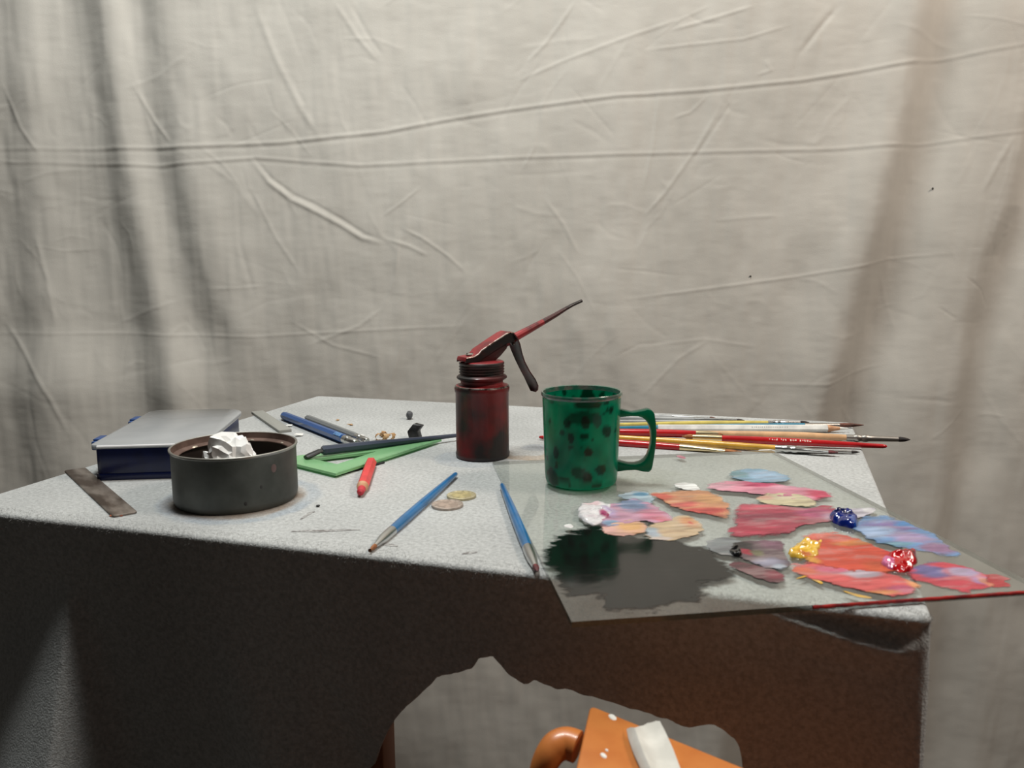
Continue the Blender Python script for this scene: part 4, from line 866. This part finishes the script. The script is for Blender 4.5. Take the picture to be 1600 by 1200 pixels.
    def smear(out, base, spots=(), th=0.0007, name='paint_smear', label=None, mt=None, jag=2.0, lumpy=0.5, rings=18, h0=0.0, streak=0.38, grow=None):
        cnt[0] += 1; sd = cnt[0]
        # densify the closed outline in the palette plane
        Pw = [inv @ tp(px, py, GT) for px, py in out]; n0 = len(Pw); per = 9; O = []
        for i in range(n0):
            p0, p1, p2, p3 = Pw[i - 1], Pw[i], Pw[(i + 1) % n0], Pw[(i + 2) % n0]
            for k in range(per):
                t = k / per; q = 0.5 * ((2 * p1) + (p2 - p0) * t + (2 * p0 - 5 * p1 + 4 * p2 - p3) * t * t + (3 * p1 - p0 - 3 * p2 + p3) * t ** 3); O.append((q.x, q.y))
        O = np.array(O); n = len(O); c0 = O.mean(axis=0)
        ang = np.arange(n); jg = fbm(O[:, 0] * 260 + sd, O[:, 1] * 260, 60 + sd, 3) * jag * 0.001; dv = O - c0; O = O + dv / (np.linalg.norm(dv, axis=1)[:, None] + 1e-6) * jg[:, None]
        g_ = grow if grow is not None else (1.0 if mt is pg else 1.09)
        O = c0 + (O - c0) * g_
        V = []; edge = []
        for r in range(rings + 1):
            k = r / rings; V.append(c0 + (O - c0) * k); edge.append(np.full(n, k))
        V = np.concatenate(V); edge = np.concatenate(edge)
        prof = (1 - edge ** 6) ** 0.5
        hz = th * prof * (0.55 + lumpy * (fbm(V[:, 0] * 120, V[:, 1] * 260, 80 + sd, 2) + 0.2 * vnoise(V[:, 0] * 500, V[:, 1] * 500, 7)))
        hz = np.maximum(hz, 0.00006 * prof) + 0.00005 + 0.00002 * (sd % 9)
        # colours: base plus blended spots, streaked along the stroke
        cols = np.tile(np.array(rgb(*base)[:3]), (len(V), 1)); st = fbm(V[:, 0] * 60, V[:, 1] * 260, 90 + sd, 3)
        for (sx, sy, rx, ry, col) in spots:
            q = inv @ tp(sx, sy, GT); ax = inv @ tp(sx + rx, sy, GT); ay = inv @ tp(sx, sy - ry, GT)
            ux, uy = (ax - q).length, (ay - q).length; dxy = np.hypot((V[:, 0] - q.x) / ux, (V[:, 1] - q.y) / uy) + 0.7 * streak * st * 2
            al = sstep((1.3 - dxy) / 0.7)[:, None]; cols = cols * (1 - al) + np.array(rgb(*col)[:3]) * al
        st2 = fbm(V[:, 0] * 45 + V[:, 1] * 25, V[:, 1] * 170 + 4, 130 + sd, 4); mk = (0.45 * sstep((st2 - 0.05) / 0.35))[:, None] if mt is not pk else 0
        cols = cols * (1 - mk) + (cols * 0.45 + 0.55 * np.array((0.55, 0.46, 0.44))) * mk
        mk = (0.4 * sstep((-0.08 - st2) / 0.35))[:, None]; cols = cols * (1 - mk) + cols * np.array((0.62, 0.5, 0.55)) * mk
        cols = np.clip(cols * (0.88 + streak * st)[:, None], 0, 1)
        vv = np.column_stack([V, GT + h0 + hz]); skirt = np.column_stack([O, np.full(n, GT + 0.00003)]); vv = np.vstack([vv, skirt]); cols = np.vstack([cols, cols[-n:]]); alpha = np.concatenate([1 - edge, np.zeros(n)])
        idx = np.arange((rings + 2) * n).reshape(rings + 2, n); nx = np.roll(idx, -1, axis=1); fq = np.stack([idx[:-1], idx[1:], nx[1:], nx[:-1]], -1)[1:].reshape(-1, 4).tolist()
        fq += [(int(idx[0][0]), int(idx[1][i]), int(nx[1][i])) for i in range(n)]
        me = bpy.data.meshes.new(name); me.from_pydata(vv.tolist(), [], fq); me.materials.append(mt or pm); me.shade_smooth()
        o = bpy.data.objects.new(name, me); COL.objects.link(o); o.parent = root; setcol(o, np.column_stack([cols, alpha]))
        if label: o['label'] = label
        return o
    # black field
    smear([(846, 872), (858, 850), (878, 833), (905, 825), (935, 823), (965, 834), (1000, 840), (1040, 841), (1075, 850), (1108, 857), (1130, 872), (1144, 890), (1138, 904), (1112, 908), (1098, 920), (1088, 936), (1050, 946), (1005, 956), (965, 957), (944, 950), (944, 936), (915, 930), (888, 936), (877, 918), (868, 895), (850, 886)],
          (20, 21, 20), [(1010, 900, 60, 30, (26, 26, 25))], th=0.00025, name='black_paint', label='wide flat patch of black paint', mt=pk, jag=3.0, lumpy=0.15, rings=22, streak=0.05)
    # left light mixes
    smear([(935, 792), (965, 786), (985, 779), (1012, 784), (1035, 797), (1052, 812), (1030, 818), (1000, 815), (965, 824), (940, 820)], (196, 150, 172), [(985, 789, 26, 10, (124, 144, 176)), (1020, 806, 22, 8, (208, 134, 156)), (1035, 813, 16, 5, (206, 110, 130)), (950, 800, 14, 8, (190, 168, 204)), (942, 808, 9, 4, (160, 50, 100)), (955, 818, 14, 5, (150, 178, 206))], th=0.0012, label='pink and blue-grey paint mix')
    smear([(967, 774), (985, 768), (1008, 769), (1022, 780), (1018, 787), (990, 783), (972, 780)], (168, 190, 202), [(1000, 773, 12, 4, (110, 160, 190))], th=0.001, label='pale blue paint dab', jag=2.5)
    smear([(938, 826), (955, 817), (985, 813), (1010, 819), (1012, 832), (990, 838), (965, 839), (948, 834)], (222, 178, 162), [(985, 824, 24, 9, (220, 172, 118)), (950, 828, 12, 5, (224, 176, 168))], th=0.0009, label='peach paint smear')
    smear([(1008, 840), (1012, 822), (1040, 815), (1062, 806), (1086, 810), (1100, 825), (1092, 834), (1070, 842), (1040, 846)], (204, 180, 146), [(1076, 817, 16, 7, (210, 150, 104)), (1079, 818, 4, 3, (204, 88, 70)), (1018, 833, 14, 8, (176, 190, 200)), (1030, 843, 18, 3, (222, 206, 196))], th=0.0008, label='tan paint smear')
    smear([(1016, 772), (1050, 768), (1088, 766), (1118, 772), (1136, 784), (1143, 798), (1135, 811), (1110, 806), (1078, 800), (1050, 792), (1032, 782)], (208, 150, 112), [(1100, 800, 40, 7, (204, 84, 78)), (1032, 777, 20, 6, (206, 96, 80)), (1070, 790, 30, 4, (200, 100, 92)), (1110, 780, 26, 7, (206, 156, 108))], th=0.0010, label='salmon and red streaked smear')
    smear([(1054, 757), (1072, 755), (1090, 760), (1092, 766), (1078, 768), (1060, 763)], (236, 238, 236), th=0.0016, label='small white paint dab', name='paint_dab')
    smear([(1139, 743), (1160, 733), (1200, 735), (1228, 742), (1237, 749), (1215, 754), (1180, 755), (1155, 751)], (128, 164, 186), [(1195, 744, 30, 7, (160, 190, 216)), (1150, 741, 16, 7, (120, 156, 164))], th=0.0008, label='light blue paint smear')
    smear([(1098, 758), (1120, 754), (1150, 752), (1200, 755), (1245, 761), (1288, 768), (1300, 776), (1286, 783), (1252, 782), (1205, 776), (1150, 769), (1115, 766)], (214, 140, 160), [(1190, 758, 30, 5, (190, 62, 104)), (1285, 775, 24, 7, (204, 66, 100)), (1230, 762, 36, 3, (222, 160, 180)), (1125, 762, 30, 5, (216, 164, 178))], th=0.0011, label='long pink to magenta smear')
    smear([(1144, 795), (1170, 788), (1220, 791), (1262, 795), (1292, 789), (1318, 797), (1330, 806), (1300, 816), (1255, 822), (1230, 836), (1185, 838), (1140, 836), (1146, 815)], (166, 62, 82), [(1190, 793, 50, 4, (206, 92, 110)), (1275, 803, 36, 8, (176, 84, 118)), (1310, 810, 24, 6, (196, 160, 180)), (1180, 828, 44, 8, (178, 56, 78)), (1195, 808, 60, 6, (136, 52, 72))], th=0.0010, label='broad crimson paint smear')
    smear([(1180, 777), (1210, 770), (1245, 773), (1272, 782), (1276, 790), (1258, 793), (1220, 790), (1190, 786)], (200, 190, 156), [(1195, 779, 16, 4, (206, 160, 140))], th=0.0013, label='cream paint smear')
    smear([(1300, 806), (1318, 797), (1345, 795), (1366, 794), (1368, 799), (1350, 808), (1325, 812)], (188, 184, 194), [(1358, 799, 10, 4, (220, 220, 222))], th=0.0012, label='lilac-white paint smear')
    smear([(1330, 820), (1345, 810), (1375, 807), (1405, 812), (1432, 824), (1462, 838), (1488, 858), (1496, 868), (1472, 869), (1440, 862), (1405, 856), (1370, 848), (1342, 834)], (108, 146, 190), [(1390, 823, 44, 7, (136, 120, 170)), (1370, 833, 34, 8, (164, 188, 222)), (1425, 842, 34, 8, (168, 150, 190)), (1465, 858, 30, 8, (146, 112, 146)), (1420, 820, 26, 4, (84, 140, 196)), (1400, 852, 40, 3, (110, 156, 176))], th=0.0011, label='blue and lilac paint smear')
    # grey, purple, black group
    smear([(1103, 848), (1125, 840), (1150, 842), (1160, 850), (1150, 868), (1128, 868), (1110, 862)], (130, 136, 138), th=0.0006, label='grey paint smear')
    smear([(1140, 862), (1150, 850), (1180, 845), (1220, 846), (1226, 862), (1236, 884), (1222, 894), (1195, 888), (1165, 876)], (96, 78, 84), [(1160, 856, 20, 8, (40, 36, 38)), (1205, 852, 22, 8, (122, 88, 104)), (1200, 880, 26, 7, (150, 148, 166)), (1166, 864, 9, 5, (170, 44, 66)), (1218, 888, 12, 4, (170, 184, 200)), (1184, 866, 10, 4, (116, 112, 86))], th=0.0013, label='dark purple-grey paint mix', mt=pm)
    smear([(1138, 884), (1150, 878), (1180, 884), (1212, 892), (1228, 902), (1222, 912), (1195, 908), (1165, 898)], (102, 56, 64), [(1210, 900, 18, 6, (130, 50, 66)), (1160, 886, 20, 4, (84, 56, 60))], th=0.0008, label='maroon paint smear', jag=3)
    # warm group
    smear([(1258, 842), (1285, 832), (1320, 836), (1352, 846), (1378, 858), (1405, 872), (1412, 890), (1385, 898), (1345, 896), (1300, 890), (1262, 880)], (206, 76, 54), [(1290, 838, 34, 6, (214, 108, 92)), (1330, 850, 30, 4, (214, 130, 70)), (1372, 888, 24, 8, (206, 88, 52)), (1265, 876, 14, 6, (226, 160, 70)), (1400, 870, 16, 8, (196, 40, 46))], th=0.0012, label='orange-red paint smear')
    smear([(1232, 886), (1262, 878), (1300, 884), (1350, 890), (1395, 898), (1428, 910), (1440, 918), (1425, 930), (1395, 934), (1350, 926), (1300, 914), (1255, 902)], (208, 92, 92), [(1345, 897, 34, 6, (190, 176, 188)), (1300, 890, 34, 5, (216, 100, 130)), (1410, 922, 22, 6, (196, 90, 120)), (1430, 914, 12, 7, (232, 160, 110)), (1255, 893, 20, 7, (218, 110, 84)), (1370, 928, 40, 3, (226, 140, 80))], th=0.0012, label='coral paint smear with lilac centre')
    smear([(1418, 905), (1428, 888), (1455, 878), (1490, 882), (1520, 890), (1545, 903), (1552, 916), (1530, 924), (1495, 926), (1455, 914)], (198, 66, 82), [(1453, 894, 28, 10, (112, 106, 158)), (1505, 896, 24, 7, (178, 160, 196)), (1535, 908, 18, 6, (176, 130, 184)), (1450, 876, 26, 5, (126, 110, 150)), (1545, 912, 10, 9, (228, 140, 110))], th=0.0013, label='rose paint smear with blue oval')
    smear([(1536, 900), (1560, 900), (1582, 904), (1570, 909), (1584, 916), (1565, 919), (1545, 917)], (182, 60, 66), th=0.0006, label='dry red brush strokes at palette corner', jag=4)
    # thick dabs
    smear([(904, 802), (908, 791), (928, 786), (950, 788), (958, 797), (950, 810), (932, 820), (914, 816)], (234, 232, 234), [(945, 806, 8, 5, (170, 60, 110)), (950, 798, 9, 5, (196, 180, 214)), (925, 790, 14, 4, (232, 204, 208))], th=0.0036, name='paint_dab', label='thick white paint dab', mt=pg, lumpy=0.9, jag=3, streak=0.1)
    smear([(879, 823), (888, 820), (896, 823), (890, 826)], (230, 232, 230), th=0.001, name='paint_dab', label='tiny white paint dab beside black patch')
    smear([(1297, 810), (1302, 803), (1318, 801), (1332, 806), (1340, 817), (1336, 826), (1322, 824), (1304, 818)], (6, 32, 118), [(1318, 810, 12, 6, (3, 18, 72)), (1334, 822, 6, 4, (24, 84, 170))], th=0.0095, name='paint_dab', label='thick ultramarine blue paint dab', mt=pg, lumpy=0.7, jag=1.5, streak=0.3)
    smear([(1232, 868), (1244, 852), (1258, 844), (1272, 849), (1284, 846), (1280, 858), (1276, 872), (1262, 873), (1246, 872)], (240, 196, 72), [(1258, 868, 10, 4, (206, 112, 54)), (1276, 850, 10, 4, (232, 160, 80))], th=0.0050, name='paint_dab', label='thick yellow paint dab', mt=pg, lumpy=0.9, jag=3, streak=0.15)
    smear([(1386, 876), (1398, 868), (1418, 862), (1430, 868), (1430, 884), (1418, 894), (1400, 894)], (196, 16, 24), [(1424, 874, 6, 8, (120, 8, 16))], th=0.0065, name='paint_dab', label='thick scarlet paint dab', mt=pg, lumpy=0.9, jag=3, streak=0.2)
    smear([(1376, 880), (1388, 876), (1402, 882), (1402, 890), (1388, 890)], (222, 120, 168), th=0.0045, name='paint_dab', label='pink paint dab beside scarlet', mt=pg, lumpy=0.8, jag=1.5)
    smear([(1142, 866), (1144, 858), (1154, 858), (1160, 866), (1154, 871)], (14, 14, 16), th=0.0040, name='paint_dab', label='glossy black paint dab', mt=pg, lumpy=0.9)
    yl = (228, 180, 60)
    smear([(1242, 906), (1258, 899), (1276, 894), (1276, 896), (1260, 902)], yl, th=0.0006, label='yellow brush streak', jag=0.5)
    smear([(1262, 900), (1275, 905), (1286, 911), (1283, 913), (1272, 908)], yl, th=0.0006, label='yellow brush streak crossing', jag=0.5)
    smear([(1315, 923), (1340, 929), (1362, 934), (1358, 936), (1335, 932)], yl, th=0.0006, label='yellow brush streak near the front edge', jag=0.5)
    smear([(1056, 713), (1064, 712), (1072, 716), (1066, 717)], (206, 130, 150), th=0.0004, label='small pink paint fleck by glass back edge', jag=0.5)
    # red paint run along the front edge of the glass
    e0, e1 = inv @ tp(1270, 945.5, GT), inv @ tp(1614, 921, GT); m = MB(); pts = []; rad = []
    for k in range(60):
        t = k / 59; x = e0.x + (e1.x - e0.x) * t; pts.append((x, -gd / 2 - 0.0002, GT - 0.0012 + 0.0001 * math.sin(k * 1.3))); rad.append(0.0014 * (0.85 + 0.15 * math.sin(k * 2.1) * math.sin(k * 0.7)))
    m.tube(pts, rad, 8); m.build('edge_paint', mat('edge_red', rgb(170, 44, 40), 0.3, noise=90, col2=rgb(110, 30, 36), contrast=(0.45, 0.6)), root)
    return root
glass_palette()

# ------------------------------------------------------------------ green mug on the glass
def mug():
    z0 = TZ + GT + 0.0002
    root = empty('mug', (MUG_C.x, MUG_C.y, z0), 0, 'translucent green plastic mug stained with dark paint spots', 'mug')
    def plastic(name, attr):
        g = bpy.data.materials.new(name); g.use_nodes = True; N = g.node_tree.nodes; K = g.node_tree.links; N.clear()
        out = N.new('ShaderNodeOutputMaterial'); di = N.new('ShaderNodeBsdfDiffuse'); tr = N.new('ShaderNodeBsdfTranslucent'); tp_ = N.new('ShaderNodeBsdfTransparent'); gl = N.new('ShaderNodeBsdfGlossy'); gl.inputs['Roughness'].default_value = 0.22
        if attr:
            at = N.new('ShaderNodeAttribute'); at.attribute_name = 'paint'
            for s in (di, tr, tp_): K.new(at.outputs['Color'], s.inputs[0])
        else:
            for s in (di, tr, tp_): s.inputs[0].default_value = rgb(6, 146, 116)
        x1 = N.new('ShaderNodeMixShader'); x1.inputs[0].default_value = 0.75; x2 = N.new('ShaderNodeMixShader'); x2.inputs[0].default_value = 0.22; x3 = N.new('ShaderNodeMixShader'); fr = fresnel(N, K, 1.4)
        K.new(di.outputs[0], x1.inputs[1]); K.new(tr.outputs[0], x1.inputs[2]); K.new(x1.outputs[0], x2.inputs[1]); K.new(tp_.outputs[0], x2.inputs[2]); K.new(fr.outputs[0], x3.inputs[0]); K.new(x2.outputs[0], x3.inputs[1]); K.new(gl.outputs[0], x3.inputs[2]); K.new(x3.outputs[0], out.inputs[0])
        return g
    pl = plastic('green_plastic', True); pl2 = plastic('green_plastic_plain', False)
    H = 0.0805
    prof_o = [(0.020, 0.0), (0.0285, 0.0), (0.0305, 0.0012), (0.0314, 0.004), (0.0318, 0.010)] + [(0.0318 + 0.0022 * k / 30, 0.010 + (H - 0.016) * k / 30) for k in range(1, 31)] + [(0.0343, H - 0.004)]
    prof_i = [(0.0325, H - 0.004)] + [(0.0322 - 0.0018 * k / 30, H - 0.006 - (H - 0.014) * k / 30) for k in range(31)] + [(0.028, 0.0045), (0.010, 0.004)]
    def spots(o, inside):
        co = np.array([v.co[:] for v in o.data.vertices]); an = np.arctan2(co[:, 0], -co[:, 1]); z = co[:, 2]      # an = 0 towards the viewer, + to the right
        c = np.tile(np.array(rgb(6, 178, 146)[:3]), (len(co), 1)); nz = fbm(an * 3 + 20, z * 90, 71, 4)
        c *= (1 + 0.35 * np.clip(nz, -0.5, 0.5))[:, None]
        blot = sstep((fbm(an * 5 + 40, z * 160, 75, 3) - 0.36) / 0.12)[:, None] * 0.7; c = c * (1 - blot) + np.array(rgb(10, 52, 42)[:3]) * blot
        sp = [(-.35, .046, .07, .0042, (8, 44, 34)), (.62, .051, .16, .0060, (10, 50, 40)), (.10, .034, .10, .0038, (84, 30, 26)), (.10, .0075 + .004, .12, .0062, (104, 26, 24)), (-.80, .031, .09, .0050, (10, 54, 42)), (.45, .018, .16, .0050, (14, 56, 44)), (.36, .006, .18, .004, (70, 60, 34)),
              (-.05, .062, .40, .0060, (34, 84, 66)), (.02, .058, .14, .0060, (84, 48, 48)), (.32, .060, .14, .0060, (80, 110, 108)), (.72, .068, .09, .0040, (8, 44, 34)), (-.45, .058, .12, .0050, (12, 60, 46)), (.0, .047, .14, .004, (40, 40, 34)), (-.15, .016, .24, .0060, (60, 92, 74)), (-.95, .008, .3, .008, (70, 78, 70)), (.05, .0745, .45, .004, (66, 54, 44)), (-.55, .008, .3, .004, (30, 70, 56))]
        if inside: sp = [(PI - .25, .070, .2, .012, (2, 14, 12)), (PI + .15, .060, .14, .010, (2, 20, 16)), (PI - .7, .066, .12, .010, (4, 30, 24)), (PI + .75, .062, .14, .012, (4, 30, 24)), (PI - .05, .058, .06, .005, (2, 14, 12)), (PI + .42, .075, .08, .004, (4, 26, 22))]
        for a0, zz, wa, wz, col in sp:
            d = np.hypot(((an - a0 + PI) % (2 * PI) - PI) / wa, (z - zz) / wz) + 0.55 * nz; al = sstep((1.1 - d) / 0.3)[:, None] * 0.82; c = c * (1 - al) + np.array(rgb(*col)[:3]) * al
        setcol(o, np.column_stack([np.clip(c, 0, 1), np.ones(len(c))]))
    m = MB(); m.lathe(prof_o, 200, cap1=False); o = m.build('body', pl, root); spots(o, False)
    m = MB(); m.lathe(prof_i, 200, cap0=False); o = m.build('inner_wall', pl, root); spots(o, True)
    m = MB(); m.lathe([(0.0343, H - 0.0042), (0.0352, H - 0.0028), (0.0352, H - 0.0010), (0.0345, H), (0.0332, H - 0.0004), (0.0325, H - 0.0040)], 120, cap0=False, cap1=False)
    o = m.build('rim', mat('stained_rim', rgb(40, 96, 78), 0.25, noise=90, col2=rgb(96, 100, 92), contrast=(0.45, 0.6), coat=0.8, bump=(300, 0.4)), root)
    # handle: flat D-shaped loop
    k = 0.722 / F / math.cos(PITCH * 0)
    def hx(X, Y): return ((820 + X / 6 - 908.5) * 0.000551, (580 + Y / 6 - 749.2) * -0.000584)
    outer = [(858, 345), (900, 352), (1000, 376), (1080, 366), (1150, 350), (1185, 357), (1212, 385), (1228, 470), (1236, 560), (1232, 670), (1218, 780), (1206, 860), (1196, 900), (1172, 922), (1120, 918), (1040, 902), (950, 906), (850, 918)]
    inner = [(858, 432), (900, 420), (1000, 412), (1060, 414), (1100, 426), (1135, 452), (1162, 492), (1180, 540), (1188, 600), (1186, 660), (1174, 720), (1156, 772), (1130, 810), (1090, 836), (1040, 848), (980, 846), (920, 832), (850, 812)]
    m = MB(); n = len(outer); vs = []
    for y in (-0.0055, 0.0055):
        for lp in (outer, inner):
            for X, Y in lp: a, b = hx(X, Y); vs.append((a, y, b))
    fs = []
    for i in range(n - 1):
        j = i + 1; fs += [(i, n + i, n + j, j), (2 * n + i, 2 * n + j, 3 * n + j, 3 * n + i), (i, j, 2 * n + j, 2 * n + i), (n + i, 3 * n + i, 3 * n + j, n + j)]
    fs += [(0, 2 * n, 3 * n, n), (n - 1, 2 * n - 1, 4 * n - 1, 3 * n - 1)]
    m.add(vs, fs); m.build('handle', pl2, root, bevel=0.0012, smooth=40)
mug()

# ------------------------------------------------------------------ orange case in front of the table, on a stool
def orange_case():
    zc = TZ - 0.052                                    # height of its top
    a = tp(922, 1101, -0.052); b = tp(1150, 1194, -0.052); ex = (b - a).normalized(); ang = math.atan2(ex.y, ex.x)
    orange = mat('orange_plastic', rgb(206, 128, 66), 0.36, noise=40, col2=rgb(196, 116, 58), coat=0.15, bump=(90, 0.06))
    st = empty('stool', (a.x + 0.06, a.y - 0.12, 0), 0.0, 'low wooden stool below the orange case in front of the table', 'stool')
    hz = zc - 0.20
    m = MB(); m.box(-0.15, 0.17, -0.17, 0.10, hz - 0.03, hz - 0.0005); m.build('seat', M_wood, st, bevel=0.004)
    for x in (-0.13, 0.12):
        for y in (-0.15, 0.05): m = MB(); m.box(x, x + 0.03, y, y + 0.03, 0, hz - 0.0305); m.build('leg', M_wood, st, bevel=0.003)
    root = empty('orange_case', (a.x, a.y, hz), ang, 'orange plastic case with side handle below the tablecloth hem', 'case')
    h = zc - hz
    RI = Matrix.Rotation(-ang, 4, 'Z')
    def lp(px, py, z=-0.052): v = RI @ (tp(px, py, z) - Vector((a.x, a.y, 0))); return Vector((v.x, v.y, 0))
    c = lp(899, 1204); bx = lp(1150, 1194)
    q4 = [Vector((0, 0, 0)), c * 1.7, c * 1.7 + bx * 1.5, bx * 1.5]
    pl = []
    for i in range(4):                               # rounded corners
        p0, p1, p2 = q4[i - 1], q4[i], q4[(i + 1) % 4]; rr = (0.005, 0.01, 0.01, 0.01)[i]
        s0 = p1 + (p0 - p1).normalized() * rr; s2 = p1 + (p2 - p1).normalized() * rr
        for k in range(5): t = k / 4; v = s0 * (1 - t) ** 2 + p1 * 2 * t * (1 - t) + s2 * t * t; pl.append((v.x, v.y))
    m = MB(); m.prism(pl, 0, h); m.build('shell', orange, root, bevel=0.004, seg=3)
    hp = [(905, 1168, -0.060), (885, 1160, -0.059), (868, 1166, -0.060), (856, 1182, -0.064), (846, 1204, -0.072), (842, 1235, -0.085), (860, 1270, -0.10)]
    ks = np.linspace(0, 6, 37); hq = np.array([[np.interp(min(max(k + d, 0), 6), range(7), [q[j] for q in hp]) for j in range(3)] for k in ks for d in (-0.4, -0.2, 0, 0.2, 0.4)]).reshape(37, 5, 3).mean(axis=1)
    m = MB(); m.tube([lp(px, py, z) + Vector((0, 0, h + 0.052 + z)) for px, py, z in hq.tolist()], np.interp(ks, range(7), [0.0085, 0.0085, 0.0082, 0.0075, 0.0068, 0.006, 0.006]).tolist(), 20); m.build('handle', orange, root)
    wf_ = mat('white_fleck', rgb(232, 230, 224), 0.6)
    for px, py, r in ((957, 1120, 0.0024), (943, 1180, 0.0018), (948, 1172, 0.0009)):
        m = MB(); p = tp(px, py, -0.052 + 0.0002); R = Matrix.Rotation(-ang, 4, 'Z'); l = R @ (p - Vector((a.x, a.y, p.z))); m.lathe([(r, 0), (r * 0.8, 0.0004), (r * 0.1, 0.0005)], 10, sx=1.4, sy=0.8, M=Matrix.Translation(Vector((l.x, l.y, h))) @ Matrix.Rotation(-0.5, 4, 'Z')); m.build('paint_fleck', wf_, root)
    # torn strip of white tape, curling up along its left edge
    L0, L1_ = [(979, 1140), (982, 1155), (990, 1178), (1002, 1204), (1020, 1240)], [(1031, 1127), (1040, 1145), (1052, 1172), (1064, 1204), (1084, 1240)]
    m = MB(); vs = []; nU = 9
    for i in range(len(L0)):
        for k in range(nU):
            t = k / (nU - 1); px = L0[i][0] + (L1_[i][0] - L0[i][0]) * t; py = L0[i][1] + (L1_[i][1] - L0[i][1]) * t
            if i == 0: py += random.uniform(-1.2, 1.2)
            hh = -0.052 + 0.0006 + 0.0055 * math.exp(-((t - 0.22) / 0.16) ** 2) + 0.004 * (1 - i / 4) * t * t
            p = tp(px, py, hh); vs += [p, p + Vector((0, 0, 0.0004))]
    fs = []; S = 2 * nU
    for i in range(len(L0) - 1):
        for k in range(nU - 1):
            b_ = i * S + 2 * k; c_ = b_ + S; fs += [(b_, b_ + 2, c_ + 2, c_), (b_ + 1, c_ + 1, c_ + 3, b_ + 3)]
    o0 = tp(1000, 1170, -0.052); m.add([v - o0 for v in vs], fs); o = m.build('tape_strip', mat('masking_tape', rgb(222, 220, 212), 0.8, noise=60, col2=rgb(206, 204, 196), bump=(200, 0.2)), None, smooth=50, loc=o0); tag(o, 'torn strip of white tape stuck on the orange case', 'tape')
orange_case()
